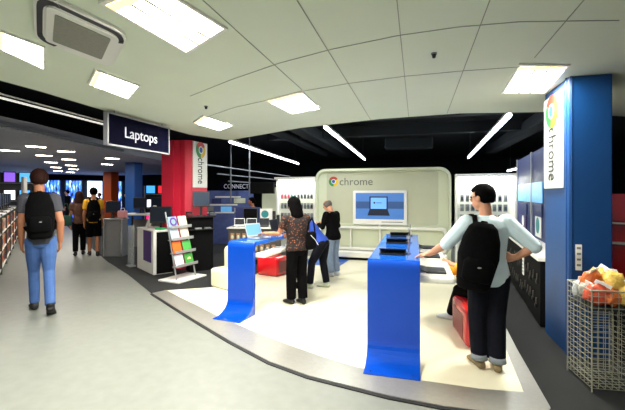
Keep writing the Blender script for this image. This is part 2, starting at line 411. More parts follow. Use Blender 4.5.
# ------------------------------------------------------------------ lamps
def area(name, c, sx, sy, rz, power, col=(1, .97, .9), parent=None):
    l = bpy.data.lights.new(name, 'AREA'); l.shape = 'RECTANGLE'; l.size = sx; l.size_y = sy; l.energy = power; l.color = col
    o = bpy.data.objects.new(name, l); COL.objects.link(o); o.location = c; o.rotation_euler = (0, 0, rz)
    if parent is not None: o.parent = parent
    return o
PANEL_W = 64
def quad_lamp(q, label, warm=0, power=1.0):
    c = V((sum(p[0] for p in q)/4, sum(p[1] for p in q)/4, 2.75))
    e = empty('ceiling_light', c)
    def sc(k): return [((p[0]-c.x)*k, (p[1]-c.y)*k) for p in q]
    fr = MB(); o_, i_ = sc(1.06), sc(.97)
    for k in range(4):
        a, b = k, (k+1) % 4
        fr.prism([o_[a], o_[b], i_[b], i_[a]], -.016, -.001)
    fr.build('frame', M['white'], e)
    MB().prism(sc(.97), -.010, -.001).build('diffuser', M['lamp'], e)
    lv = MB(); P = [V((*p, 0)) for p in sc(.96)]
    for t in (.36, .64):
        a = P[0].lerp(P[3], t) if warm else P[0].lerp(P[1], t); b = P[1].lerp(P[2], t) if warm else P[3].lerp(P[2], t)
        d = (b-a).normalized(); n = V((-d.y, d.x, 0))*.011
        lv.prism([(a+n)[:2], (b+n)[:2], (b-n)[:2], (a-n)[:2]], -.018, -.010)
    lv.build('louvre', M['louvre'], e)
    rf = MB(); k0, k1 = ((0, 1), (3, 2)) if not warm else ((1, 2), (0, 3))
    a, b = P[k0[0]], P[k0[1]]; c2, d2 = P[k0[0]].lerp(P[k1[0]], .09), P[k0[1]].lerp(P[k1[1]], .09)
    rf.prism([a[:2], b[:2], d2[:2], c2[:2]], -.020, -.010); rf.build('reflector', M['lampwarm'], e)  # warm edge strip, its reflected light put in as emission
    s1 = (V(q[1])-V(q[0])).length; s2 = (V(q[2])-V(q[1])).length
    ang = math.atan2(q[1][1]-q[0][1], q[1][0]-q[0][0])
    area('lamp', (0, 0, -.0108), s1*.6, s2*.6, ang, PANEL_W*power, parent=e)
    tag(e, label, 'ceiling light')
    return e
quad_lamp([(-3.255, 3.076), (-2.828, 2.749), (-2.806, 3.273), (-3.313, 3.681)], 'square ceiling light between the air vent and the Laptops sign')
quad_lamp([(-3.12, 2.11), (-2.80, 1.894), (-2.778, 2.214), (-3.263, 2.6)], 'square ceiling light on the far side of the air vent')
quad_lamp([(-3.402, 5.19), (-2.96, 4.769), (-2.923, 5.589), (-3.394, 5.959)], 'ceiling light above the red column banner')
quad_lamp([(-1.745, 4.214), (-1.216, 3.95), (-1.224, 4.795), (-1.683, 4.985)], 'ceiling light in the middle, near the black soffit edge')
quad_lamp([(.956, 4.594), (.895, 3.644), (1.314, 3.787), (1.412, 4.72)], 'ceiling light beside the top of the blue column', warm=1)
quad_lamp([(-1.80, 1.80), (-1.372, 1.70), (-1.261, 2.295), (-1.772, 2.60)], 'largest brightest ceiling light, beside the air vent', power=1.2)
quad_lamp([(-1.80, -.3), (-1.25, -.3), (-1.25, .3), (-1.80, .3)], 'unseen ceiling light added behind the viewer, by the air vent side', power=.8)  # out-of-view lamp added to brighten the ceiling
quad_lamp([(.95, -.3), (1.5, -.3), (1.5, .3), (.95, .3)], 'unseen ceiling light added behind the viewer, by the blue column side', power=.5)  # second added lamp out of view, weaker, for the same ceiling fill
def tube_light(a, b, label, m='tube', r=.028, power=30, hw=.07):
    a, b = V(a), V(b); e = empty('tube_light', a)
    d = b-a
    hs = MB(); n = d.normalized()
    ang = math.atan2(d.y, d.x)
    hs.box(d/2+V((0, 0, .055)), (d.length, hw, hw*.7), .006, ang); hs.build('housing', M['white'], e)
    tb = MB(); tb.cyl(V((0, 0, 0)), d, r, 10); tb.build('tube', M[m], e, True)
    for t in (.08, .92): MB().cyl(d*t+V((0, 0, .07)), d*t+V((0, 0, 3.7-a.z)), .004, 6).build('hanger', M['rail'], e)
    if power: area('lamp', d/2+V((0, 0, -.035)), d.length*.96, .05, ang, power, (.93, .97, 1), e)
    tag(e, label, 'tube light')
tube_light((-1.69, 7.0, 2.9), (-1.83, 14.0, 2.9), 'suspended tube light above the pale display wall lettering', power=70)
tube_light((1.50, 6.75, 2.9), (1.84, 14.2, 2.9), 'suspended tube light above the man in the pale shirt', r=.04, power=80)
tube_light((-4.46, 8.36, 2.9), (-4.84, 15.2, 2.9), 'suspended tube light above the laptop gondola', power=50)
tube_light((-5.36, 3.4, 2.9), (-5.66, 6.1, 2.9), 'tube light in the dark gap behind the Laptops sign', 'tubedim', r=.016, power=0, hw=.03)
tube_light((3.6, 11.6, 2.5), (3.5, 16.0, 2.5), 'tube light seen beside the blue column banner', power=20)
tube_light((3.3, 6.75, 2.35), (3.75, 6.95, 2.40), 'tube light showing past the far side of the blue column', power=0)
FL = [(-8.37, 6.48), (-8.604, 7.438), (-8.92, 9.26), (-10.08, 8.03), (-10.48, 9.16), (-10.88, 11.06), (-9.76, 6.9), (-12.06, 9.86), (-12.57, 11.08), (-14.1, 11.74), (-14.5, 12.9), (-16.2, 13.6), (-16.6, 14.6)]
e0 = None; FLO = []
for x, y in FL:
    if e0 is None:
        e0 = empty('ceiling_light', (x, y, 2.70), R(-38))
        MB().box((0, 0, -.008), (.24, .36, .016)).build('diffuser', M['lampfar'], e0)
        fr = MB()
        for s in (-1, 1): fr.box((s*.13, 0, -.01), (.02, .40, .02)); fr.box((0, s*.19, -.01), (.28, .02, .02))
        fr.build('frame', M['white'], e0); o = e0
    else:
        o = copy_tree(e0); o.location = (x, y, 2.70)
    FLO.append(o)
    tag(o, 'small lit square light in the grey concourse ceiling', 'ceiling light', 'concourse ceiling lights')
for o in FLO[::2]: area('lamp', (0, 0, -.03), .24, .36, 0, 16, (1, .96, .9), o)
# air vent cassette
q = [(-2.63, 2.05), (-1.93, 1.54), (-2.0, 2.17), (-2.57, 2.63)]
q = [V((-2.62, 2.06)), V((-2.06, 1.62)), V((-2.00, 2.18)), V((-2.56, 2.62))]
c = sum(q, V((0, 0)))/4; e = empty('air_vent', (c.x, c.y, 2.75))
def rq(k, rr=.2, n=5):
    P = [(p-c)*k for p in q]; o = []
    for i in range(4):
        a, b, d = P[i-1], P[i], P[(i+1) % 4]
        for t in range(n+1):
            t /= n; p0 = b.lerp(a, rr); p2 = b.lerp(d, rr)
            o.append(tuple(p0.lerp(b, t).lerp(b.lerp(p2, t), t)))
    return o
MB().prism(rq(1.14), -.030, -.001).build('fascia', M['white'], e)
sl = MB(); A, B = rq(1.08), rq(.95)
n = len(A)
for i in list(range(0, 4))+list(range(11, 16))+list(range(5, 10)): sl.prism([A[i], A[(i+1) % n], B[(i+1) % n], B[i]], -.034, -.030)
for i in (4, 16, 10): sl.prism([V(A[i]).lerp(V(A[i+1]), .12), V(A[i]).lerp(V(A[i+1]), .88), V(B[i]).lerp(V(B[i+1]), .88), V(B[i]).lerp(V(B[i+1]), .12)], -.034, -.030)
sl.build('slot', M['darkgrey'], e)
MB().prism(rq(.88, .08), -.042, -.030).build('panel', M['white'], e)
gm = mat('vent_grille', '#8b8a80', .7, noise=.25, nscale=60)
MB().prism(rq(.70, .05), -.046, -.042).build('grille', gm, e)
tag(e, 'white ceiling air vent with grey square grille', 'air vent')
for (x, y), lb in (((.149, 3.173), 'small dark smoke detector among bare ceiling panels'), ((-2.632, 4.288), 'tiny sprinkler head near the ceiling light of the red column')):
    e = empty('smoke_detector', (x, y, 2.75))
    MB().cyl((0, 0, -.012), (0, 0, -.001), .024, 14).build('base', M['grey'], e)
    MB().cyl((0, 0, -.04), (0, 0, -.012), .012, 12, r2=.018).build('head', M['darkgrey'], e)
    tag(e, lb, 'detector')

# ================================================================== LAPTOP builder
def make_laptop(body, scr, open_=105, w=.30, d=.21):
    e = empty('laptop')
    b = MB(); b.box((0, 0, .010), (w, d, .018), .004, m=M[body]); b.build('base', M[body], e)
    k = MB(); k.box((0, .03, .0195), (w*.88, d*.5, .003), .001); k.box((0, -.065, .0195), (w*.3, d*.22, .002), .001); k.build('keyboard', M['key'], e)
    a = R(open_-90)
    mx = Matrix.Translation((0, d/2, .018)) @ Matrix.Rotation(-a, 4, 'X')
    l = MB(); l.box((0, 0, d/2), (w, .010, d), .003, mx=None); 
    lo = l.build('lid', M[body], e); lo.matrix_local = mx
    s = MB(); s.box((0, -.006, d/2+.004), (w*.9, .002, d*.80)); s.build('screen', M[scr], lo)
    return e
def laptop(body, scr, loc, rz, label, group=None, open_=105, w=.30, d=.21):
    e = make_laptop(body, scr, open_, w, d); e.location = loc; e.rotation_euler = (0, 0, rz)
    tag(e, label, 'laptop', group); return e

# ================================================================== BLUE COUNTERS
def counter(x0, x1, yfoot, ypan, yback, ztop, label, wingw, rz=0):
    e = empty('display_counter', (x0, yfoot, .012), rz); w = x1-x0; L = yback-yfoot; py = ypan-yfoot; zt = ztop-.012
    # swept front sheet: foot, curve, upright panel, rounded top edge, worktop start
    prof = [(0, 0), (0, .012)]
    for k in range(9):
        a = R(90)*k/8; rx, rz = py*.8, .17
        prof.append((py*.2+rx*math.sin(a)*1.0, .012+rz*(1-math.cos(a))))
    rr = .07
    for k in range(7):
        a = R(90)*k/6; prof.append((py+rr*(1-math.cos(a)), zt-rr+rr*math.sin(a)))
    inner = []
    th = .05
    for k in range(7):
        a = R(90)*(6-k)/6; r2 = rr-th*.6; inner.append((py+rr-r2*math.cos(a)-.0+.0, zt-rr+(r2)*math.sin(a)-.0))
    prof += [(py+rr, zt-th)] + [(py+th, zt-rr-.02), (py+th, .26), (py+th*.9, 0)]
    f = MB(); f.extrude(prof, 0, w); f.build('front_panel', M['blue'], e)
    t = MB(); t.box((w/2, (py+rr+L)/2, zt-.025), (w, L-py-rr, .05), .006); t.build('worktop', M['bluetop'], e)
    bp = MB(); bp.box((w*.72, L-.16, (zt-.05)/2), (.10, .08, zt-.05), .006); bp.box((w*.72, L-.16, .012), (.22, .20, .024), .006); bp.build('rear_leg', M['blackmatt'], e)
    for xx in (.06, w-.06):
        s = MB(); s.cyl((xx, .05, .012), (xx, .05, .018), .010, 10); s.build('screw', M['chrome'], e)
    wg = MB(); zw = zt-.15
    wg.box((w+wingw/2-.02, py+.07+(L-py-.1)/2, zw-.03), (wingw+.04, L-py-.10, .06), .025, seg=3); wg.build('side_wing', M['whitegloss'], e)
    br = MB()
    for t_ in (.25, .6, .93): br.box((w-.05, py+(L-py)*t_, zw-.05), (.10, .04, .10), .004)
    br.build('wing_bracket', M['whitegloss'], e)
    tag(e, label, 'counter')
    return e
counter(-2.47, -2.07, 4.18, 4.50, 6.45, .966, 'blue swept display counter before the woman in the patterned top', .13, R(-7))
counter(-.44, .045, 3.26, 3.56, 5.95, .97, 'blue swept display counter under the man\'s outstretched hand', .32)

for i, (y, n) in enumerate(((3.98, 'nearest the front panel'), (4.88, 'second from the front panel'), (5.68, 'at the far end'))):
    laptop('black', 'screendark', (-.225, y, .97), R(3*i), 'black laptop on the blue worktop, '+n, 'laptops on the hand-held counter', 14, .27, .19)
    # security post
    e = empty('security_post', (-.07, y+.05, .97))
    MB().cyl((0, 0, 0), (0, 0, .012), .03, 14).build('base', M['chrome'], e)
    MB().cyl((0, 0, .012), (0, 0, .17), .006, 8).build('pole', M['chrome'], e)
    MB().box((0, 0, .175), (.03, .012, .03), .003).build('head', M['silver'], e)
    tag(e, 'thin silver security post beside the black laptop '+n.replace('second', 'that is second'), 'security post', 'security posts on the counter')
for i, (y, n) in enumerate(((3.93, 'nearest the man\'s hand'), (4.85, 'in the middle of the wing'), (5.60, 'at the far end of the wing'))):
    laptop('darkgrey', 'screendark', (.20, y, .82), R(90), 'dark open laptop on the white side wing, '+n, 'laptops on the white wing', 170, .27, .19)
laptop('silver', 'screen', (-2.15, 4.90, .966), R(60), 'open laptop with bright screen under the woman\'s hand', None, 112, .27, .20)
laptop('darkgrey', 'screendark', (-2.13, 5.75, .966), R(85), 'dark laptop farther along the blue counter of the bending visitors', None, 105, .28, .2)
e = empty('info_sheet', (-1.925, 4.93, .816))
MB().box((0, 0, .004), (.11, .42, .008), .002).build('sheet', M['paper'], e); MB().box((.0, .1, .0085), (.08, .06, .001)).build('print', M['grey'], e)
tag(e, 'white sheet lying on the wing beside the bright laptop', 'paper')

# ------------------------------------------------------------------ red stools, cream seat
def stool(loc, rz, w, d, h, label):
    e = empty('cube_stool', loc, rz)
    b = MB(); b.box((0, 0, h/2), (w, d, h), .055, seg=4); b.build('shell', M['red'], e, True)
    for s in (-1, 1):
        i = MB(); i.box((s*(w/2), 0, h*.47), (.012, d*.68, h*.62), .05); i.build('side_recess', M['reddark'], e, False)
    f = MB()
    i = MB(); i.box((0, 0, h+.001), (w*.66, d*.66, .008), .003); i.build('seat_pad', M['red'], e)
    tag(e, label, 'stool')
stool((.638, 4.40, .012), R(7.5), .36, .62, .40, 'glossy red cube stool behind the legs of the man in the pale shirt')
stool((-2.72, 6.88, .012), R(-12), .48, .46, .36, 'glossy red cube stool under the white wing of the counter')
e = empty('soft_seat', (-3.06, 5.78, .012), R(-24))
b = MB(); b.box((0, 0, .16), (.52, .5, .32), .05, seg=4); b.build('seat', M['offwhite'] if False else M['cream'], e, True)
b = MB(); b.box((.03, .10, .46), (.46, .28, .46), .09, seg=4); b.build('backrest', M['cream'], e, True)
b = MB(); b.box((0, 0, .012), (.46, .44, .024), .004); b.build('plinth', M['darkgrey'], e)
tag(e, 'cream moulded seat behind the blue counter front', 'seat')

# ================================================================== DISPLAY BACK WALL
def rounded_rect(w, z0, z1, r, n=6, bottom=True):
    o = []
    for cx, cz, a0 in ((w/2-r, z1-r, 0), (-w/2+r, z1-r, 90)):
        for k in range(n+1): a = R(a0+90*k/n); o.append((cx+r*math.cos(a), cz+r*math.sin(a)))
    if bottom:
        for cx, cz, a0 in ((-w/2+r, z0+r, 180), (w/2-r, z0+r, 270)):
            for k in range(n+1): a = R(a0+90*k/n); o.append((cx+r*math.cos(a), cz+r*math.sin(a)))
    else: o += [(-w/2, z0), (w/2, z0)]
    return o
def rr_slab(mb, pts, y0, y1, m=None):
    b = bmesh.new(); lo = [b.verts.new((p[0], y0, p[1])) for p in pts]; hi = [b.verts.new((p[0], y1, p[1])) for p in pts]; n = len(pts)
    b.faces.new(lo); b.faces.new(hi[::-1])
    for i in range(n): b.faces.new((lo[i], lo[(i+1) % n], hi[(i+1) % n], hi[i]))
    bmesh.ops.recalc_face_normals(b, faces=b.faces); mb.add(b, None, m)
def rr_ring(mb, A, B, y0, y1, m=None):
    b = bmesh.new(); n = len(A)
    v = [[b.verts.new((p[0], y, p[1])) for p in P] for P, y in ((A, y0), (B, y0), (A, y1), (B, y1))]
    for i in range(n):
        j = (i+1) % n
        b.faces.new((v[0][i], v[0][j], v[1][j], v[1][i])); b.faces.new((v[2][j], v[2][i], v[3][i], v[3][j]))
        b.faces.new((v[0][j], v[0][i], v[2][i], v[2][j])); b.faces.new((v[1][i], v[1][j], v[3][j], v[3][i]))
    bmesh.ops.recalc_face_normals(b, faces=b.faces); mb.add(b, None, m)
e = empty('display_wall', (-.82, 9.2, .012))
W_, H_ = 3.26, 2.22
mb = MB(); rr_slab(mb, rounded_rect(W_, 0, H_, .26, bottom=False), 0, .28); mb.build('panel', M['offwhite'], e)
mb = MB(); rr_ring(mb, rounded_rect(W_, 0.02, H_, .26), rounded_rect(W_-.12, .08, H_-.06, .22), -.10, .0); mb.build('rim', M['offwhite'], e)
mb = MB(); rr_slab(mb, rounded_rect(W_-.56, .86, H_-.10, .05), -.012, .0); mb.build('inset', M['inset'], e)
# lower shelf frame
mb = MB(); rr_ring(mb, rounded_rect(W_-.2, .22, .80, .10), rounded_rect(W_-.32, .28, .74, .07), -.16, -.02); mb.build('shelf_frame', M['whitegloss'], e)
for x in (-.72, .0, .72):
    mb = MB(); mb.box((x, -.06, .51), (.04, .09, .46), .006); mb.build('divider', M['whitegloss'], e)
mb = MB(); mb.box((-.05, -.18, .13), (W_-.1, .36, .15), .03); mb.build('plinth', M['whitegloss'], e)
mb = MB(); mb.box((-.05, -.16, .028), (W_-.16, .36, .056)); mb.build('kick', M['blackmatt'], e)
mb = MB(); logo(mb, (-1.17, -.012, 1.905), .125); mb.build('emblem', None, e)
mb = MB(); mb.text('chrome', .27, Matrix.Translation((-.60, -.016, 1.89)) @ Matrix.Rotation(R(90), 4, 'X') @ Matrix.Diagonal((1.0, 1, 1, 1)), M['lettergrey']); mb.build('lettering', M['lettergrey'], e)
tag(e, 'pale rounded display wall with emblem, grey lettering and television', 'display wall')
# television
e = empty('television', (-.835, 9.19, .845))
mb = MB(); mb.box((0, -.045, .42), (1.31, .06, .84), .03, seg=3); mb.build('casing', M['white'], e)
sc_ = MB(); sc_.box((0, -.078, .46), (1.16, .006, .64)); so = sc_.build('screen', M['tvblue'], e)
mb = MB(); mb.box((0, -.082, .485), (1.15, .003, .17)); mb.build('picture_band', M['tvband'], so)
mb = MB(); mb.box((-.02, -.085, .53), (.44, .003, .33), m=M['tvlap']); mb.box((-.02, -.0875, .53), (.38, .002, .27), m=M['tvscr'])
mb.cyl((-.12, -.0885, .54), (-.12, -.0895, .54), .025, 12, m=M['tvlap']); mb.box((-.01, -.089, .54), (.13, .001, .018), m=M['tvband'])
b = bmesh.new(); f = [b.verts.new(p) for p in ((-.24, -.086, .365), (.20, -.086, .365), (.25, -.086, .23), (-.29, -.086, .23))]; b.faces.new(f[::-1]); mb.add(b, None, M['tvlap'])
mb.build('pictured_laptop', M['tvlap'], so)
mb = MB(); mb.box((.3, -.0762, .075), (.5, .002, .02)); mb.build('trim', M['grey'], e)
mb = MB(); mb.cyl((0, -.05, -.06), (0, -.05, .02), .03, 12); mb.build('bracket', M['white'], e)
tag(e, 'white framed television showing a laptop on blue', 'television')

# ------------------------------------------------------------------ accessory walls
def pegwall(x0, x1, y, ztop, label):
    e = empty('accessory_wall', ((x0+x1)/2, y, .008)); w = x1-x0
    MB().box((0, .06, ztop/2), (w, .06, ztop), .004).build('panel', M['peg'], e)
    for s in (-1, 1): MB().box((s*(w/2+.02), .0, ztop/2), (.05, .2, ztop), .004).build('side_frame', M['white'], e)
    MB().box((0, -.08, ztop-.02), (w+.1, .34, .06), .01).build('canopy', M['white'], e)
    MB().box((0, -.08, ztop-.06), (w-.1, .10, .02)).build('canopy_lamp', M['wallglow'], e)
    area('lamp', (0, -.14, ztop-.08), w*.9, .1, 0, 16, (1, 1, .95), e)
    MB().box((0, -.06, .07), (w, .24, .14), .01).build('plinth', M['grey'], e)
    tag(e, label, 'shop wall'); return e
pegwall(-3.50, -2.50, 9.3, 2.02, 'bright white accessory wall behind the woman in the patterned top')
pegwall(.95, 2.16, 9.3, 2.04, 'bright white accessory wall behind the man in the pale shirt')
def pack(col, w, h):
    e = empty('blister_pack')
    MB().box((0, 0, -h/2), (w, .006, h), .002).build('card', M['grey'], e)
    MB().box((0, -.02, -h*.55), (w*.72, .035, h*.55), .012).build('blister', mat('pack_'+col, col, .35, noise=.2), e)
    MB().cyl((0, -.06, -.012), (0, .05, -.012), .004, 6).build('hook', M['chrome'], e)
    return e
def packs(cols, xs, zs, y, w, h, grp, lab, skip=None):
    protos = {}
    for r, z in enumerate(zs):
        for k, x in enumerate(xs):
            if skip and skip(x, z): continue
            c = cols[(r*3+k*(1 if r else 1)) % len(cols)] if callable(cols) is False else cols(r, k)
            if c not in protos: protos[c] = pack(c, w, h); o = protos[c]
            else: o = copy_tree(protos[c])
            o.location = (x, y, z)
            nm = lab(c, r) if callable(lab) else lab
            tag(o, nm, 'pack', grp+' '+c if False else grp+(' in '+nm.split()[0]))
CN = {'#22252b': 'black', '#6a7374': 'grey', '#30363a': 'charcoal', '#596263': 'dull', '#46545a': 'slate', '#c23a5a': 'pink', '#3f8f8c': 'teal', '#2c2f36': 'dark', '#41474b': 'charcoal', '#8b9596': 'grey', '#5a6a70': 'slate'}
packs(lambda r, k: (['#c23a5a']*3+['#3f8f8c']*2+['#2c2f36']*5)[k] if r == 0 else ['#22252b', '#6a7374', '#30363a', '#596263', '#46545a'][(k+r) % 5],
      [-3.40+.09*k for k in range(10)], [1.62, 1.36, 1.10, .84, .58], 9.27, .075, .15, 'packs on the accessory wall by the woman',
      lambda c, r: CN[c]+' hanging pack on the accessory wall behind the woman'+(', top row' if r == 0 else ', lower rows'))
packs(lambda r, k: ['#30363a', '#6a7374', '#46545a', '#596263', '#22252b'][(k*2+r) % 5] if r != 2 else '#3f8f8c',
      [1.06+.115*k for k in range(9)], [1.58, 1.36, 1.12, .9], 9.27, .08, .16, 'packs on the accessory wall by the pale shirt',
      lambda c, r: CN[c]+' hanging pack on the wall behind the man in the pale shirt'+(', third row' if r == 2 else ''))

# ================================================================== CABINET RUN BEYOND THE MAN
ang = math.atan2(1.68-1.42, 7.45-4.78)
e = empty('wall_cabinet', (1.44, 4.98, .006), -ang)
Lc = 4.2
MB().box((.25, Lc/2, .40), (.5, Lc, .78), .006).build('body', M['blackmatt'], e)
MB().box((.24, Lc/2, .815), (.54, Lc+.02, .05), .006).build('ledge', M['white'], e)
tg = MB(); tg.box((-.006, 1.15, .53), (.006, .13, .26), .002, m=M['paper'])
for k in range(4): tg.box((-.010, 1.15, .45+.05*k), (.002, .08, .022), m=M['grey'])
tg.build('price_card', M['paper'], e)
MB().box((.36, Lc/2+.4, 1.585), (.04, Lc-.8, 1.49), .004).build('back_panel', M['navy'], e)
tag(e, 'low black cabinet run with white ledge behind the blue column', 'cabinet')
mx_c = Matrix.Translation((1.44, 4.98, .006)) @ Matrix.Rotation(-ang, 4, 'Z')
def cab(x, y, z): return mx_c @ V((x, y, z))
random.seed(3)
p0 = None
for k in range(26):
    y = .15+(k % 13)*.20+random.uniform(-.04, .04); z = (.60, .30)[k//13]+random.uniform(-.05, .05)
    if abs(y-1.15) < .13 and z > .38: continue
    if p0 is None:
        p0 = empty('hanging_cable'); MB().box((0, 0, -.02), (.012, .035, .07), .004).build('sleeve', mat('cable_card', '#3b362f', .6, noise=.3), p0); MB().ell((-.006, 0, -.08), (.012, .025, .03)).build('coil', M['black'], p0); o = p0
    else: o = copy_tree(p0)
    o.location = cab(-.010, y, z); o.rotation_euler = (0, 0, -ang)
    tag(o, 'small dull packet hanging on the black cabinet front', 'packet', 'packets on the black cabinet')
def poster(y, z, w, h, m, label, extra=None, x=.325):
    e = empty('poster', cab(x, y, z), -ang)
    MB().box((0, 0, 0), (.012, w, h), .002).build('board', M[m], e)
    if extra: extra(e)
    tag(e, label, 'poster')
poster(2.75, 1.62, 2.3, .34, 'skyposter', 'long sky blue picture panel high over the black cabinet')
poster(3.3, 1.30, .70, .20, 'navy', 'navy card beneath the sky blue picture panel')
def plume(e): MB().ell((-.009, 0, .02), (.004, .12, .11)).build('picture', M['paper'], e)
poster(3.3, 1.04, .60, .26, 'plum', 'plum poster with pale blot beside the man\'s shoulder', plume)
poster(1.9, 1.32, .55, .20, 'navy', 'navy card above the round teal sign')
def disc(e): MB().cyl((-.007, 0, .02), (-.012, 0, .02), .13, 20).build('disc', M['teal'], e)
poster(1.9, 1.06, .42, .34, 'paper', 'white card with round teal sign beside the blue column', disc)
for y, lb in ((4.05, 'white upright between the accessory wall and the posters'), (2.45, 'white upright between the plum poster and the teal sign')):
    tag(MB().box((0, 0, .745), (.025, .03, 1.49), .004).build('upright', M['silver'], None, False, cab(.32, y, .846)), lb, 'upright')
laptop('black', 'screendark', cab(.15, 1.6, .846), R(-90), 'dark laptop on the white ledge next to the round teal sign', None, 8)
laptop('black', 'screendark', cab(.15, 3.0, .846), R(-90), 'dark laptop on the white ledge next to the plum poster', None, 8)
# red display in the gap past the column
e = empty('display_stand', (3.32, 7.05, .006), R(-22))
MB().box((0, .25, .8), (.9, .4, 1.6), .01).build('body', M['red'], e)
MB().box((0, 0, .80), (.9, .16, .03), .004).build('shelf', M['white'], e)
MB().box((-.47, .1, .8), (.04, .5, 1.5), .004).build('side_frame', M['grey'], e)
tag(e, 'red display stand past the far side of the blue column', 'display stand')
mxr = Matrix.Translation((3.0, 7.0, 0)) @ Matrix.Rotation(R(-22), 4, 'Z')
for i, (x, z, n) in enumerate(((-.12, 1.15, 'upper'), (-.12, .87, 'lower'))):
    e = empty('boxed_item', mxr @ V((x, 0, z-.055)), R(-22))
    MB().box((0, 0, .12), (.26, .1, .24), .004).build('carton', M['paper'], e)
    MB().box((0, -.052, .12), (.18, .003, .14)).build('print', M['grey'], e)
    tag(e, n+' of two white cartons on the red display stand', 'box')
tag(MB().box((0, 0, .12), (.26, .12, .24), .004).build('shelf_block', M['grey'], None, False, mxr @ V((-.22, 0, 1.0-.1))), 'grey riser between the white cartons', 'riser') if False else None
# second shelf for the upper carton
sh = MB().box((-.05, .02, 1.135), (.8, .2, .02), .003).build('wall_shelf', M['white'], None); sh.matrix_world = mxr @ Matrix.Translation((0, 0, 0)); tag(sh, 'narrow white shelf under the upper white carton', 'shelf')

# ================================================================== WIRE DUMP BIN
e = empty('dump_bin', (1.372, 3.47, .006), R(6))
bw, bd, bh = .34, .38, .815
def grid(mb, a, u, v, nu, nv):
    a, u, v = V(a), V(u), V(v)
    for i in range(nu+1): mb.cyl(a+u*(i/nu), a+u*(i/nu)+v, .0024, 5)
    for j in range(nv+1): mb.cyl(a+v*(j/nv), a+v*(j/nv)+u, .0024, 5)
for a, u in (((0, 0, .03), (bw, 0, 0)), ((0, 0, .03), (0, bd, 0)), ((bw, 0, .03), (0, bd, 0)), ((0, bd, .03), (bw, 0, 0))):
    g = MB(); grid(g, a, u, (0, 0, bh-.03), 7, 17); g.build('wire_side', M['wire'], e)
g = MB(); grid(g, (0, 0, .03), (bw, 0, 0), (0, bd, 0), 7, 8); g.build('base', M['wire'], e)
g = MB(); g.tube([(0, 0, bh), (bw, 0, bh), (bw, bd, bh), (0, bd, bh), (0, 0, bh)], .007); g.build('rim', M['wire'], e)
g = MB()
for x in (0, bw):
    for y in (0, bd): g.cyl((x, y, 0), (x, y, bh), .006, 8)
g.build('corner_post', M['wire'], e)
for i, z in enumerate((.66,)):
    g = MB(); g.box((bw/2, bd/2, z), (bw*.95, bd*.95, .012)); g.build('false_floor', M['darkgrey'], e)
tag(e, 'white wire dump bin of bagged goods by the blue column', 'dump bin')
mxb = Matrix.Translation((1.372, 3.47, .006)) @ Matrix.Rotation(R(6), 4, 'Z')
random.seed(11)
PK = [('#e8743c', 'orange'), ('#f0a438', 'amber'), ('#c8c8c0', 'clear'), ('#e05a40', 'red'), ('#b9c0c2', 'pale'), ('#eeb85a', 'yellow')]
spots = [(.07, .06), (.17, .06), (.27, .06), (.07, .16), (.17, .16), (.27, .16), (.07, .27), (.17, .27), (.27, .27), (.09, .20), (.18, .24), (.23, .11)]
WH = ['at the near corner', 'at the near side, middle', 'at the near side, outer end', 'at the side facing the display', 'in the middle', 'at the outer side', 'at the corner by the column', 'by the column, middle', 'by the column, outer end', 'heaped over the display side', 'topmost of the heap', 'heaped over the near side']
for k, (x, y) in enumerate(spots):
    hx, nm = PK[[3, 0, 5, 2, 4, 1, 4, 2, 0, 0, 1, 5][k]]
    o = empty('bagged_snack', mxb @ V((x, y, .70 if k < 9 else .80)), random.uniform(-1, 1))
    bb = bmesh.new(); bmesh.ops.create_icosphere(bb, subdivisions=3, radius=1)
    tl = Euler((random.uniform(-.7, .7), random.uniform(-.5, .5), random.uniform(-1, 1))).to_matrix()
    ph = random.uniform(0, 6)
    for v in bb.verts:
        c_ = v.co; f_ = 1+.13*math.sin(7*c_.x+ph)*math.sin(6*c_.z+ph)+.08*math.sin(15*c_.y+9*c_.z+ph)
        q_ = V((math.copysign(abs(c_.x)**.7, c_.x)*.085, c_.y*.042*(1.15-abs(c_.z)**3*.7), math.copysign(abs(c_.z)**.75, c_.z)*.085))*f_
        v.co = tl @ q_+V((0, 0, .075))
    b = MB(); b.add(bb); b.build('bag', mat('bag_'+nm, hx, .25, noise=.5, nscale=26, bump=.8), o, True)
    b = MB()
    for w_ in (-1, 1): pass
    b.box(tuple(tl @ V((0, 0, .092))+V((0, 0, .075))), (.12, .006, .035), .002, mx=tl.to_4x4()); b.build('seal', M['paper'], o)
    tag(o, nm+' plastic bag in the wire bin, '+WH[k], 'bag', 'bagged goods in the wire bin')

# ================================================================== DESK, RACK, LEFT FIXTURES
A, B = V((-5.79, 6.70, 0)), V((-4.93, 6.14, 0))
dx = (B-A); ang_d = math.atan2(dx.y, dx.x)
e = empty('service_desk', A, ang_d); e.location.z = .006
Ld = dx.length; Dd = .38
MB().box((Ld/2, Dd/2, .43), (Ld, Dd, .85), .006).build('body', M['white'], e)
MB().box((Ld+.004, Dd/2+.03, .43), (.012, Dd-.06, .82), .002).build('end_panel', M['blackmatt'], e)
MB().box((Ld/2, Dd/2, .867), (Ld+.02, Dd+.02, .025), .004).build('top', M['white'], e)
pp = MB(); pp.box((Ld*.66, -.006, .54), (.46, .012, .62), .003); pp.build('poster_panel', M['purple'], e)
tag(e, 'white service desk with purple panel and black end', 'desk')
mxd = Matrix.Translation(e.location) @ Matrix.Rotation(ang_d, 4, 'Z')
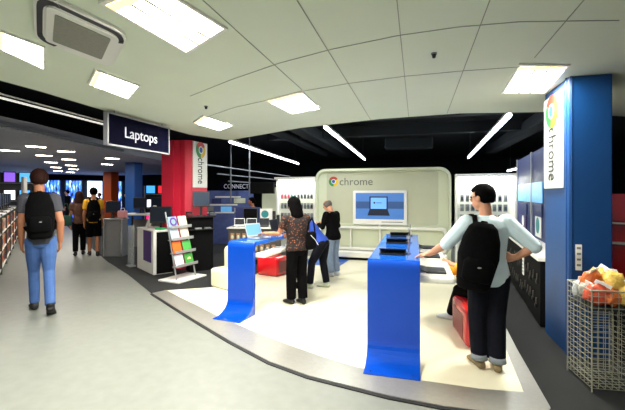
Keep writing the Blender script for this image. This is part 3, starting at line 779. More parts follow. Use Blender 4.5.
# leaflet holder and monitor on the desk
e = empty('leaflet_holder', mxd @ V((.26, .18, .88)), ang_d)
b = MB(); b.extrude([(0, 0), (-.06, .02), (.04, .26), (.10, .46), (.112, .46), (.055, .26), (-.02, .03), (.12, .012), (.12, 0)], -.10, .10); b.build('stand', M['whitegloss'], e)
b = MB(); b.box((.0, .075, .37), (.18, .006, .2), .002, mx=Matrix.Rotation(R(-16), 4, 'X')); b.build('card', M['paper'], e)
tag(e, 'white leaflet holder standing on the service desk', 'leaflet holder')
def monitor(loc, rz, w, h, scr, label, body='black', stand=.12, tilt=0, group=None):
    e = empty('monitor', loc, rz)
    MB().box((0, .03, .008), (w*.5, .16, .016), .004).build('base', M[body], e)
    MB().box((0, .05, stand/2+.01), (.05, .03, stand), .004).build('neck', M[body], e)
    c = MB(); c.box((0, .02, stand+h/2), (w, .04, h), .008, mx=Matrix.Rotation(tilt, 4, 'X')); co = c.build('casing', M[body], e)
    s = MB(); s.box((0, -.003, stand+h/2+.01), (w*.9, .004, h*.82), 0, mx=Matrix.Rotation(tilt, 4, 'X')); s.build('screen', M[scr], co)
    tag(e, label, 'monitor', group); return e
monitor(mxd @ V((.80, .22, .88)), ang_d+R(60), .42, .34, 'screendark', 'black monitor on the service desk seen edge on')
b = MB(); b.box((0, 0, .02), (.16, .12, .04), .01); tag(b.build('card_tray', mat('tray_green', '#2fae62', .5, noise=.1), None, False, mxd @ V((.95, .16, .88))), 'small green tray on the service desk corner', 'tray')
b = MB(); b.box((0, 0, .12), (.10, .015, .24), .003); tag(b.build('price_card', M['paper'], None, False, mxd @ V((.97, .34, .88))), 'pale upright card on the service desk end', 'card')

# leaflet rack
rA, rB = V((-4.589, 6.042, .006)), V((-4.009, 5.715, .006))
rA = V((-4.05, 5.74, .006)); ra = R(80)
RW = .62
e = empty('leaflet_rack', rA, ra)
MB().box((RW/2-.01, .22, .015), (RW+.1, .50, .03), .006).build('base', M['white'], e)
for s in (0, 1):
    b = MB(); x = .06+s*(RW-.14)
    b.cyl((x, .14, .03), (x, .42, 1.26 if s == 0 else 1.12), .013, 8); b.build('upright', M['silver'], e)
zs = [.26, .50, .74, .96]
for k, z in enumerate(zs):
    y = .10+.23*z
    b = MB(); b.box((RW/2-.01, y, z), (RW-.10, .13, .014), .002); b.box((RW/2-.01, y-.062, z+.022), (RW-.10, .008, .05), .002); b.build('shelf', M['silver'], e)
tag(e, 'white four-shelf leaflet rack in front of the red column', 'leaflet rack')
mxk = Matrix.Translation(rA) @ Matrix.Rotation(ra, 4, 'Z')
LF = [(('#dfe8f0', '#2c66b8', 'white and blue', 'bottom'), ('#3f9a3a', '#e8e0a0', 'bright green', 'bottom')), (('#e86a1c', '#f4d8a0', 'orange', 'third'), ('#4aa848', '#f0e0a0', 'green and cream', 'third')),
      (('#b9c8d8', '#3c6cae', 'pale blue', 'second'), ('#d8cdbb', '#a86a58', 'beige', 'second')), (('#8fb0e0', '#5a2c86', 'blue with purple ring', 'top'), ('#cfd6b8', '#8aa06a', 'pale sage', 'top'))]
for k, z in enumerate(zs):
    for s in (0, 1):
        c1, c2, nm, row = LF[k][s]
        y = .10+.23*z
        o = empty('magazine', mxk @ V((.15+s*.225+(.02 if s else 0), y-.01, z+.007)), ra)
        rx = Matrix.Rotation(R(-16), 4, 'X')
        b = MB(); b.box((0, .02, .105), (.205, .012, .205), .002, mx=rx); b.build('cover', mat('mag_'+c1, c1, .4, noise=.12, nscale=14), o)
        b = MB()
        if 'ring' in nm:
            bm2 = bmesh.new()
            for i in range(18):
                a0, a1 = R(20*i), R(20*i+20)
                f = [bm2.verts.new((r_*math.cos(a), 0, r_*math.sin(a))) for r_, a in ((.05, a0), (.085, a0), (.085, a1), (.05, a1))]; bm2.faces.new(f)
            b.add(bm2, Matrix.Translation((.01, .0125, .11)) @ rx)
        elif s and k == 0: b.cyl((.0, .0135, .09), (.0, .010, .09), .05, 14)
        else: b.box((-.02, .0128, .085), (.11, .003, .09), .001, mx=rx)
        b.build('picture', mat('magp_'+c2, c2, .4, noise=.15, nscale=20), o)
        tag(o, nm+' magazine on the '+row+' shelf of the leaflet rack', 'magazine', 'magazines on the leaflet rack')

# black unit beside the red column, monitor and clutter on it
uc = V((-4.27, 6.79, .006)); ua = R(50)
e = empty('black_unit', uc, ua)
MB().box((0, .13, .55), (.50, .26, 1.10), .01).build('cabinet', M['blackmatt'], e)
MB().box((0, .11, 1.12), (.56, .36, .03), .006).build('top', M['black'], e)
MB().box((.0, -.02, .86), (.5, .16, .02), .004).build('keyboard_tray', M['black'], e)
tag(e, 'tall black equipment unit between the leaflet rack and gondola', 'cabinet')
mxu = Matrix.Translation(uc) @ Matrix.Rotation(ua, 4, 'Z')
monitor(mxu @ V((.03, .12, 1.135)), ua-R(14), .34, .32, 'screenblue', 'tilted monitor with dim blue picture on the black unit', 'black', .19, R(-6))
random.seed(5)
for k, (x, y, nm, hx) in enumerate(((-.24, .03, 'reddish', '#5a1c24'), (.24, .04, 'grey', '#4a4f58'), (-.2, .20, 'black', '#101114'))):
    o = empty('desk_phone', mxu @ V((x, y, 1.135)), ua)
    MB().box((0, 0, .03), (.13, .10, .06), .01).build('body', mat('ph_'+hx, hx, .4, noise=.2), o); MB().tube([(-.05, .02, .06), (-.05, .02, .085), (.05, .02, .085), (.05, .02, .06)], .014).build('handset', M['black'], o)
    tag(o, nm+' handset unit on top of the black equipment unit', 'handset')
for k, (x, nm) in enumerate(((-.08, 'silver device on the black unit tray'), (.12, 'grey device on the black unit tray'))):
    o = empty('handheld_device', mxu @ V((x, -.02, .871)), ua)
    MB().box((0, 0, .015), (.13, .09, .03), .008).build('body', M['silver' if k == 0 else 'grey'], o); MB().box((0, 0, .031), (.10, .06, .003)).build('screen', M['screendark'], o)
    tag(o, nm, 'device')

# laptop gondola with pegged goods beneath
g0, g1 = V((-4.12, 7.62, .006)), V((-3.10, 7.86, .006)); ga = math.atan2((g1-g0).y, (g1-g0).x); gl = (g1-g0).length+.1
e = empty('shop_gondola', g0, ga)
MB().box((gl/2, .35, .40), (gl, .6, .80), .006).build('body', M['peg2'], e)
MB().box((gl/2, .33, .815), (gl+.04, .72, .03), .004).build('worktop', M['white'], e)
MB().box((gl/2, .30, .05), (gl, .64, .10)).build('plinth', M['blackmatt'], e)
MB().box((gl*.27, .74, 1.02), (gl*.54, .04, .5), .004).build('back_panel', M['navy'], e)
tag(e, 'low laptop gondola with pegged goods behind the cream seat', 'gondola')
mxg = Matrix.Translation(g0) @ Matrix.Rotation(ga, 4, 'Z')
p0 = None
for r in range(2):
    for k in range(8):
        if p0 is None:
            p0 = empty('pegged_pack'); MB().box((0, 0, -.08), (.085, .02, .15), .004).build('card', mat('pegcard', '#a87f52', .5, noise=.4, nscale=25), p0); MB().ell((0, -.014, -.09), (.03, .012, .045)).build('blister', M['offwhite'], p0); o = p0
        else: o = copy_tree(p0)
        o.location = mxg @ V((.10+k*.135, .035, .70-r*.26)); o.rotation_euler = (0, 0, ga)
        tag(o, 'brown pegged pack on the gondola front, '+('upper row' if r == 0 else 'lower row'), 'pack', 'pegged packs, '+('upper row' if r == 0 else 'lower row'))
laptop('silver', 'screendark', mxg @ V((.22, .22, .83)), ga+R(12), 'silver laptop at the end of the gondola by the black unit', None, 110, .24, .18)
laptop('silver', 'screendark', mxg @ V((.50, .22, .83)), ga+R(8), 'silver laptop in the middle of the gondola top', None, 110, .24, .18)
laptop('black', 'screendark', mxg @ V((.78, .25, .83)), ga+R(4), 'black laptop on the gondola, below the card with the teal disc', None, 110, .24, .18)
monitor(mxg @ V((.42, .5, .83)), ga, .34, .30, 'blackmatt', 'black blank monitor on the gondola', 'black', .12)
e = empty('promo_card', mxg @ V((.80, .52, .83)), ga)
MB().box((0, 0, .27), (.30, .015, .28), .003).build('board', M['paper'], e); MB().cyl((-.03, -.009, .28), (-.03, -.013, .28), .09, 18).build('disc', M['teal'], e); MB().box((0, .01, .07), (.04, .03, .14)).build('stand', M['grey'], e)
tag(e, 'white promo card with teal disc on the gondola', 'card')
for k, (x, h, nm) in enumerate(((1.02, .36, 'tallest black tower speaker at the gondola end'), (1.10, .26, 'shorter black speaker at the gondola end'))):
    o = empty('tower_speaker', mxg @ V((x-.02, .45+.12*k, .83)), ga)
    MB().box((0, 0, h/2), (.07, .09, h), .012).build('cabinet', M['black'], o); MB().cyl((0, -.046, h*.7), (0, -.05, h*.7), .025, 14).build('cone', M['darkgrey'], o)
    tag(o, nm, 'speaker')
# pale wall area and blue poster wall behind the gondola
tag(MB().box((-3.95, 10.4, .9), (.95, .1, 1.8), .006, R(15)).build('partition_panel', M['offwhite']), 'pale partition panel beyond the gondola', 'panel')
tag(MB().box((-4.25, 9.95, .55), (.5, .3, 1.1), .02, R(15)).build('plinth_unit', M['cream']), 'cream plinth unit beside the pale partition', 'plinth')
e = empty('poster_wall', (-6.0, 10.6, .006), R(22))
MB().box((0, 0, .85), (2.1, .08, 1.7), .006).build('board', mat('slate_blue', '#4c5f9a', .5, noise=.4, nscale=9), e)
for k, (x, z, w_, h_, m_) in enumerate(((-.15, 1.0, 1.2, .045, 'paper'), (.05, 1.25, 1.0, .05, 'paper'), (.25, 1.5, .8, .045, 'paper'), (-.35, 1.12, .30, .16, 'grey'), (.20, 1.11, .34, .17, 'skyposter'), (.62, 1.38, .36, .16, 'offwhite'), (-.1, 1.37, .3, .15, 'navy'), (.6, 1.08, .3, .14, 'silver'), (-.62, 1.40, .3, .18, 'plum'))):
    b = MB(); b.box((x, -.05, z), (w_, .012, h_), .002); b.build('price_strip' if m_ == 'paper' else 'picture_card', M[m_], e)
tag(e, 'slate blue poster wall with white strips behind the gondola', 'poster wall')

# cash desk, table, acrylic pillar
e = empty('cash_desk', (-7.61, 7.64, .006), R(16))
MB().box((.22, .17, .47), (.46, .3, .94), .006).build('body', M['greypanel'], e)
MB().box((.22, .17, .955), (.50, .36, .03), .004).build('top', M['silver'], e)
fr = MB()
fr.cyl((0, -.01, 0), (0, -.01, .95), .016, 8); fr.build('frame_post', M['chrome'], e); MB().cyl((.44, -.01, 0), (.44, -.01, .95), .016, 8).build('frame_post', M['chrome'], e)
tag(e, 'grey metal cash desk beside the pair walking away', 'cash desk')
monitor((-7.52, 7.86, .98), R(60), .36, .30, 'screendark', 'black till monitor on the cash desk', 'black', .14)
o = empty('carrier_bag', (-7.24, 7.86, .976), R(20)); MB().box((0, 0, .10), (.22, .14, .2), .03).build('bag', mat('pink_bag', '#cf8a8c', .6, noise=.15), o); MB().tube([(-.05, 0, .2), (-.04, 0, .26), (.04, 0, .26), (.05, 0, .2)], .006).build('handle', M['paper'], o)
tag(o, 'pink carrier bag on the cash desk', 'bag')
e = empty('display_table', (-7.78, 8.5, .006), R(10))
MB().box((.75, .35, 1.02), (1.9, .7, .04), .005).build('tabletop', M['white'], e)
for x in (-.15, 1.62):
    for y in (.05, .65): MB().box((x, y, .5), (.05, .05, 1.0), .004).build('leg', M['black'], e)
MB().box((.75, .62, .45), (1.7, .03, .8)).build('modesty_panel', M['greypanel'], e)
tag(e, 'white-topped table on black legs behind the service desk', 'table')
mxt = Matrix.Translation((-7.78, 8.5, .006)) @ Matrix.Rotation(R(10), 4, 'Z')
for k, (x, nm) in enumerate(((.25, 'at the cash desk end'), (.8, 'in the middle'), (1.4, 'at the red column end'))):
    monitor(mxt @ V((x, .35, 1.04)), R(10+12*k), .40, .32, 'screendark', 'black monitor on the white-topped table, '+nm, 'black', .13, 0, 'monitors on the white-topped table')
e = empty('acrylic_stand', (-6.04, 6.80, .006), R(-30))
MB().box((0, 0, .45), (.20, .08, .9), .01).build('panel', M['acrylic'], e); MB().box((0, 0, .012), (.24, .14, .024), .004).build('base', M['silver'], e)
tag(e, 'translucent acrylic stand beside the purple-panelled desk', 'stand')

# coloured product screens and boxes in the far department
def far_shelf(loc, rz, w, h, label):
    e = empty('product_shelf', loc, rz)
    MB().box((0, .12, h/2), (w, .06, h), .004).build('back_panel', M['darkgrey'], e)
    for k in range(1, 4): MB().box((0, 0, h*k/3.6), (w, .26, .025), .003).build('shelf', M['grey'], e)
    for s in (-1, 1): MB().box((s*w/2, 0, h/2), (.03, .28, h)).build('side_panel', M['grey'], e)
    tag(e, label, 'shelf'); return Matrix.Translation(loc) @ Matrix.Rotation(rz, 4, 'Z')
S1 = far_shelf((-9.0, 12.4, .006), R(32), 2.1, 1.9, 'dark product shelf glowing with coloured screens beyond the blue column')
SC = [('pink', '#e0307a', 1.0), ('violet', '#8a5ae0', .8), ('white', '#eaf0ff', 1.4), ('red', '#e02030', .9), ('cyan', '#48a8f0', .9), ('blue', '#2c50d0', .8)]
def fscreen(mx, x, z, w, h, c, label, grp):
    nm, hx, st = c
    o = empty('display_screen', mx @ V((x, -.03, z)), mx.to_euler().z)
    MB().box((0, 0, h/2), (w, .03, h), .004).build('casing', M['black'], o); MB().box((0, -.017, h/2), (w*.88, .004, h*.82)).build('picture', mat('glow_'+nm, hx, .3, emit=st), o)
    tag(o, label, 'screen', grp)
ROW = ['lower', 'middle', 'upper']
for r in range(3):
    for k in range(5):
        c = SC[(k*5+r*2) % 6]
        fscreen(S1, -.84+k*.42, 1.9*(r+1)/3.6+.014, .34, .34, c, '%s lit screen on the %s shelf beyond the blue column' % (c[0], ROW[r]), 'lit screens beyond the blue column, '+c[0]+' '+ROW[r])
S2 = far_shelf((-14.6, 10.3, .006), R(60), 1.5, 2.4, 'tall dark shelf of glowing screens beyond the walking man')
for r in range(3):
    for k in range(3):
        c = [SC[4], SC[2], SC[5], SC[0], SC[2], SC[4], SC[5], SC[1], SC[4]][r*3+k]
        fscreen(S2, -.45+k*.45, 2.4*(r+1)/3.6+.014, .36, .42, c, '%s lit screen, %s shelf, on the tall rack beyond the walking man' % (c[0], ROW[r]), 'lit screens beyond the walking man, '+c[0]+' '+ROW[r])

# low shelf run along the other side of the aisle
sA = V((-5.62, 3.67, 0)); sB = V((-13.6, 9.9, 0)); sd = sB-sA; sa = math.atan2(sd.y, sd.x); sl_ = sd.length
e = empty('shelf_run', sA, sa)
MB().box((sl_/2, .34, .60), (sl_, .04, 1.2), .004).build('back_panel', M['peg2'], e)
for k, z in enumerate((.10, .45, .80, 1.16)):
    MB().box((sl_/2, .17, z), (sl_, .30, .03), .004).build('shelf', M['white'], e)
for k in range(8): MB().box((sl_*k/7, .17, .6), (.03, .32, 1.2), .003).build('side_frame', M['peg2'], e)
tag(e, 'long low white shelf run along the aisle behind the walking man', 'shelf')
mxs = Matrix.Translation(sA) @ Matrix.Rotation(sa, 4, 'Z')
random.seed(21)
BC = [('#d8741c', 'orange'), ('#e0a030', 'amber'), ('#8a5a34', 'brown'), ('#cfc8b8', 'pale'), ('#2a2d33', 'black')]
protos = {}
RN = ['bottom', 'middle', 'upper']
for r, z in enumerate((.115, .465, .815)):
    for k in range(24):
        hx, nm = BC[(k*2+r*3+(k//4)) % 5]
        x = .25+k*.40
        if nm not in protos:
            o = empty('boxed_product'); MB().box((0, 0, .12), (.28, .14, .24), .004).build('carton', mat('ctn_'+nm, hx, .5, noise=.25, nscale=12), o); MB().box((0, -.072, .13), (.17, .003, .11)).build('print', M['colorange' if nm in ('black', 'pale') else 'plum'], o); protos[nm] = o
        else: o = copy_tree(protos[nm])
        o.location = mxs @ V((x, .11, z)); o.rotation_euler = (0, 0, sa)
        tag(o, '%s carton on the %s shelf of the low aisle run' % (nm, RN[r]), 'box', '%s cartons, %s shelf of the aisle run' % (nm, RN[r]))
for k in range(11):
    x = 1.0+k*.8
    o = mxs @ V((x, .17, 1.175)); nmk = 'monitor'
    monitor(o, sa, .40, .32, 'screendark', 'black monitor standing in the row on top of the low aisle run', 'black', .12, 0, 'monitors on the low aisle run')

# far entrance: glazed doors and dark wall
fd = V((-.886, .793, 0)); fr_ = V((.793, .886, 0)); fc = V((-18.6, 16.6, 0))
fa = math.atan2(fr_.y, fr_.x)
ew = MB(); ew.box((fc.x+fd.x*.3, fc.y+fd.y*.3, 1.9), (11, .2, 3.8), 0, fa); struct(ew, 'wall_far', M['void'], 'dark wall round the far glazed entrance')
for k in range(7):
    p = fc+fr_*(-2.6+k*.86)
    e = empty('door_%d' % (k+1), (p.x, p.y, 0), fa); e['kind'] = 'structure'; e['label'] = 'glazed entrance door lit blue, number %d along' % (k+1) if False else 'glazed blue-lit door of the far entrance'; e['category'] = 'door'; e['group'] = 'far entrance doors'
    f = MB()
    for s in (-1, 1): f.box((s*.40, 0, 1.2), (.06, .08, 2.4))
    f.box((0, 0, 2.38), (.86, .08, .06)); f.box((0, 0, .04), (.86, .08, .08)); f.box((0, 0, 1.0), (.8, .05, .05)); f.build('frame', M['black'], e)
    g = MB(); g.box((0, .03, 1.2), (.76, .02, 2.34)); g.build('glazing', M['doorpale' if k in (1, 4) else 'doorglow'], e)
hb = fc+fr_*.0+V((0, 0, 2.53))-fd*.15
hd = MB(); hd.box((0, 0, 0), (6.6, .12, .26), .01); ho = hd.build('fascia_board', M['signnavy'], None); ho.location = hb; ho.rotation_euler = (0, 0, fa); tag(ho, 'dark fascia board over the far blue entrance', 'fascia')

# ================================================================== PEOPLE
def rotm(yaw=0, pitch=0, roll=0):
    return Matrix.Rotation(yaw, 3, 'Z') @ Matrix.Rotation(pitch, 3, 'X') @ Matrix.Rotation(roll, 3, 'Y')
def person(label, loc, yaw, H, pose=None, wear=None, voxel=.009, group=None, slim=1.0, detail=True):
    pose = pose or {}; wear = wear or {}
    root = empty('person', loc, yaw)
    Rz = Matrix.Rotation(yaw, 3, 'Z').inverted(); L0 = V(loc)
    def W2L(p): return Rz @ (V(p)-L0)
    def P(key, default):
        if key in pose:
            v = pose[key]
            if len(v) == 4: return W2L(v[:3])           # (x,y,z,'w') world target
            return V(v)*H
        return V(default)*H
    lean, side = R(pose.get('lean', 2)), R(pose.get('side', 0))
    pel = P('pelvis', (0, 0, .51))
    up = V((math.sin(side), math.sin(lean), math.cos(lean)*math.cos(side))).normalized()
    rt = V((1, 0, 0)); rt = (rt-up*rt.dot(up)).normalized(); fw = up.cross(rt)*1.0
    tw = R(pose.get('twist', 0)); Rtw = Matrix.Rotation(tw, 3, up); rs_, fs_ = Rtw @ rt, Rtw @ fw
    sl = slim
    SP = .325*H
    def sp(t): return pel+up*(SP*t)
    def ax(t):
        k = max(0, min(1, t)); m_ = Matrix.Rotation(tw*k, 3, up); return m_ @ rt, m_ @ fw
    prof = [(-.17, .055, .045), (-.08, .088, .062), (.03, .096, .070), (.30, .082, .062), (.60, .096, .070), (.80, .105, .064), (.90, .094, .054), (.98, .052, .042)]
    def torso(mb, t0, t1, inf=0., sc=1., taper=0):
        rr = []
        ts = [t0]+[t for t, _, _ in prof if t0+.02 < t < t1-.02]+[t1]
        for t in ts:
            for (a, wa, da), (b, wb, db) in zip(prof, prof[1:]):
                if a <= t <= b or (t < prof[0][0] and a == prof[0][0]) or (t > prof[-1][0] and b == prof[-1][0]):
                    k = max(0, min(1, (t-a)/(b-a))); w_, d_ = wa+(wb-wa)*k, da+(db-da)*k; break
            u, v = ax(t)
            w_, d_ = (w_*sl*sc)*H+inf, d_*sc*H+inf
            if taper and t < .3: w_ += taper*(.3-t); d_ += taper*(.3-t)
            rr.append((sp(t), u, v, w_, d_))
        mb.rings(rr, 20)
    shl = {}; arm = {}; leg = {}
    for s, nm in ((-1, 'l'), (1, 'r')):
        S = sp(.87)+rs_*(s*.100*H*sl)
        E = P('elbow_'+nm, (0, 0, 0)) if 'elbow_'+nm in pose else S+V((s*.03, -.01, -.18))*H
        Wr = P('wrist_'+nm, (0, 0, 0)) if 'wrist_'+nm in pose else E+V((s*.0, .035, -.145))*H
        arm[nm] = (S, E, Wr)
        hp = pel+rt*(s*.050*H*sl)-up*.01*H
        kn = P('knee_'+nm, (s*.052*sl, .012, .28)); an = P('ankle_'+nm, (s*.055*sl, -.02, .045))
        leg[nm] = (hp, kn, an)
    # head
    hy, hpch, hr = R(pose.get('head_yaw', 0)), R(pose.get('head_pitch', 0)), R(pose.get('head_roll', 0))
    neck = sp(.98); HR = rotm(hy, hpch, hr)
    nup = (up*.5+HR @ V((0, 0, 1))*.5).normalized()
    hc = neck+nup*.052*H+(HR @ V((0, .012, .058)))*H
    def hd(p): return hc+HR @ (V(p)*H)
    b = MB(); k = .9
    torso(b, -.16, .98, -.004, .95)
    b.limb([sp(.9), neck+nup*.03*H, hd((0, -.006, -.035))], [.036*H, .032*H, .033*H])
    b.ell(hd((0, -.004, .006)), (.046*H, .059*H, .055*H), HR, u=20, v=14); b.ell(hd((0, .016, -.034)), (.035*H, .042*H, .043*H), HR, u=18, v=12)
    b.ell(hd((0, .060, -.012)), (.008*H, .014*H, .014*H), HR)
    for s in (-1, 1): b.ell(hd((s*.047, -.004, -.010)), (.006*H, .012*H, .018*H), HR)
    for nm, s in (('l', -1), ('r', 1)):
        S, E, Wr = arm[nm]
        b.limb([S, S.lerp(E, .5), E, E.lerp(Wr, .35), Wr], [.034*H, .029*H, .024*H, .024*H, .016*H])
        # hand
        d = (pose['hand_'+nm] if 'hand_'+nm in pose else (Wr-E)); d = V(d).normalized()
        pn = V(pose['palm_'+nm]) if 'palm_'+nm in pose else V((-s, .15, 0)); pn = (pn-d*pn.dot(d)).normalized(); lat = d.cross(pn).normalized()
        thumb = lat if lat.dot(V((0, 1, 0))) > 0 else -lat
        if 'thumb_'+nm in pose: thumb = lat if lat.dot(V(pose['thumb_'+nm])) > 0 else -lat
        b.rings([(Wr-d*.01*H, lat, pn, .015*H, .012*H), (Wr+d*.02*H, lat, pn, .021*H, .011*H), (Wr+d*.052*H, lat, pn, .024*H, .009*H)], 12)
        cl = R(pose.get('curl_'+nm, 22)); fr2 = max(.0052*H, voxel*.75)
        for q, (o_, ln) in enumerate(((.018, .040), (.006, .046), (-.006, .043), (-.018, .034))):
            p = Wr+d*.050*H+thumb*(o_*H); dd = d.copy(); pts = [p-d*.012*H, p]
            for f_ in (.45, .32, .23):
                dd = Matrix.Rotation(cl, 3, d.cross(pn)) @ dd; p = p+dd*(ln*f_*H); pts.append(p)
            b.limb(pts, [fr2, fr2*1.02, fr2*.98, fr2*.92, fr2*.8], 8)
        p = Wr+d*.016*H+thumb*.014*H; td = (d*.7+thumb*.7+pn*.25).normalized()
        b.limb([p-thumb*.008*H, p+td*.02*H, p+td*.038*H+d*.004*H], [fr2*1.3, fr2*1.15, fr2*.95], 8)
        hp, kn, an = leg[nm]
        b.limb([hp, hp.lerp(kn, .5), kn, kn.lerp(an, .3), an], [.048*H, .042*H, .031*H, .031*H, .020*H])
        fd_ = rotm(R(pose.get('toe_'+nm, -s*6))) @ V((0, 1, 0)); fp = R(pose.get('foot_pitch_'+nm, 0)); fd_ = (fd_*math.cos(fp)-V((0, 0, 1))*math.sin(fp)).normalized()
        b.limb([an, an+fd_*.0*H-V((0, 0, .018*H)), an+fd_*.085*H-V((0, 0, .027*H))], [.020*H, .020*H, .014*H])
    bo = remesh(b.build('body', M[wear.get('skin', 'skin')], root), voxel)
    # clothes
    tp = wear.get('top'); hem = wear.get('hem', -.12); slv = wear.get('sleeve', .55)
    if tp:
        b = MB(); torso(b, hem, .95, .014, 1.0, wear.get('flare', 0))
        for nm in 'lr':
            S, E, Wr = arm[nm]
            if slv <= 1: b.limb([S+rs_*0, S.lerp(E, slv*.5), S.lerp(E, slv)], [.047*H, .042*H, .038*H], caps=False); b.ell(S, (.047*H,)*3)
            else:
                c = E.lerp(Wr, slv-1); b.limb([S, S.lerp(E, .5), E, c], [.047*H, .041*H, .036*H, .031*H], caps=False); b.ell(S, (.047*H,)*3); b.ell(E, (.036*H,)*3)
        b.ell(sp(.97), (.05*H, .046*H, .014*H))
        remesh(b.build(wear.get('top_name', 'shirt'), M[tp], root), max(voxel, .009), 2)
    bt = wear.get('bottom'); blen = wear.get('leg_len', 2.0)
    if bt:
        b = MB(); torso(b, -.16, .22, .009, 1.0)
        for nm in 'lr':
            hp, kn, an = leg[nm]; lw = wear.get('leg_w', 1); hk = .55+.45*min(1, sl)
            if blen <= 1: b.limb([hp, hp.lerp(kn, .5*blen), hp.lerp(kn, blen)], [.060*H, .056*H, .052*H*lw], caps=False)
            else:
                c = kn.lerp(an, blen-1); b.limb([hp, hp.lerp(kn, .5), kn, kn.lerp(c, .5), c], [.060*H*hk, .053*H*hk, .043*H*lw, .041*H*lw, .038*H*lw], caps=False); b.ell(kn, (.043*H*lw,)*3)
            b.ell(hp, (.060*H*hk,)*3)
        remesh(b.build('trousers' if blen > 1 else 'shorts', M[bt], root), max(voxel, .009), 2)
    if 'cuff' in wear:
        for nm in 'lr':
            hp, kn, an = leg[nm]; c = kn.lerp(an, blen-1); d = (an-kn).normalized()
            b = MB(); b.rings([(c-d*.018*H, V((1, 0, 0)), V((0, 1, 0)), .043*H, .043*H), (c+d*.012*H, V((1, 0, 0)), V((0, 1, 0)), .044*H, .044*H)], 18); b.build('cuff', M[wear['cuff']], root, True)
    if wear.get('shoe'):
        for nm, s in (('l', -1), ('r', 1)):
            an = leg[nm][2]; yw = R(pose.get('toe_'+nm, -s*6)); fp = R(pose.get('foot_pitch_'+nm, 0))
            Q = rotm(yw) @ Matrix.Rotation(-fp, 3, 'X'); f_ = Q @ V((0, 1, 0)); u_ = Q @ V((1, 0, 0)); z_ = Q @ V((0, 0, 1))
            base = an-V((0, 0, .045*H))
            def fpnt(y, z): return base+(f_*y+z_*z)*H
            b = MB()
            b.rings([(fpnt(-.036, .022), u_, z_, .016*H, .014*H), (fpnt(-.026, .026), u_, z_, .023*H, .026*H), (fpnt(.0, .030), u_, z_, .025*H, .030*H), (fpnt(.035, .024), u_, z_, .026*H, .024*H), (fpnt(.075, .017), u_, z_, .030*H, .017*H), (fpnt(.105, .013), u_, z_, .026*H, .013*H), (fpnt(.120, .011), u_, z_, .013*H, .008*H)], 16)
            b.limb([an+V((0, 0, .008*H)), fpnt(.0, .03)], [.025*H, .026*H])
            so = remesh(b.build('shoe', M[wear['shoe']], root), max(voxel, .008), 2)
    # hair
    hs = wear.get('hair', 'hairblack'); style = wear.get('style', 'short')
    bm = bmesh.new(); bmesh.ops.create_uvsphere(bm, u_segments=28, v_segments=20, radius=1)
    for v in bm.verts:
        p = v.co.copy(); q = V((p.x*.0555, p.y*.069, p.z*.065))
        face = (q.y > .018 and q.z < .022) or q.z < ((-.052 if q.y < -.01 else -.036) if style == 'short' else -.05)
        if style == 'short' and q.y > -.012 and q.z < -.006 and abs(q.x) > .03: face = True
        if style == 'bald': face = face or q.z > .022
        j = 1+.03*math.sin(p.x*23+p.z*17)*math.sin(p.y*19)
        q = q*(.80 if face else j)
        v.co = hd((q.x, q.y-.005, q.z+.007))
    b = MB(); b.add(bm)
    if style == 'long':
        ra_, fa_ = HR @ V((1, 0, 0)), HR @ V((0, 1, 0))
        b.ell(hd((0, -.012, .010)), (.062*H, .068*H, .066*H), HR); b.rings([(hd((0, -.018, .02)), ra_, fa_, .060*H, .054*H), (hd((0, -.024, -.05)), ra_, fa_, .068*H, .050*H), (hd((0, -.030, -.11)), ra_, fa_, .070*H, .042*H), (hd((0, -.034, -.155)), ra_, fa_, .056*H, .028*H)], 18)
        remesh(b.build('hair', M[hs], root), .009, 2)
    else: b.build('hair', M[hs], root, True)
    if detail:
        for s in (-1, 1):
            b = MB(); b.ell(hd((s*.018, .0535, .0)), (.0065*H, .005*H, .005*H), HR); b.build('eye', M['eye'], root, True)
        b = MB(); b.ell(hd((0, .056, -.042)), (.014*H, .005*H, .004*H), HR); b.build('mouth', M['lips'], root, True)
    if wear.get('glasses'):
        b = MB()
        for s in (-1, 1):
            pts = [hd((s*.020+.014*math.cos(a), .063, .0+.011*math.sin(a))) for a in [R(30*i) for i in range(13)]]
            b.tube(pts, .0016*H, 6); b.tube([hd((s*.034, .062, .002)), hd((s*.049, .0, .0))], .0016*H, 6)
        b.tube([hd((-.006, .063, .002)), hd((.006, .063, .002))], .0015*H, 6); b.build('glasses', M['black'], root)
    tag(root, label, 'person', group)
    root_info = dict(root=root, sp=sp, arm=arm, hd=hd, up=up, rt=rs_, fw=fs_, H=H)
    return root_info

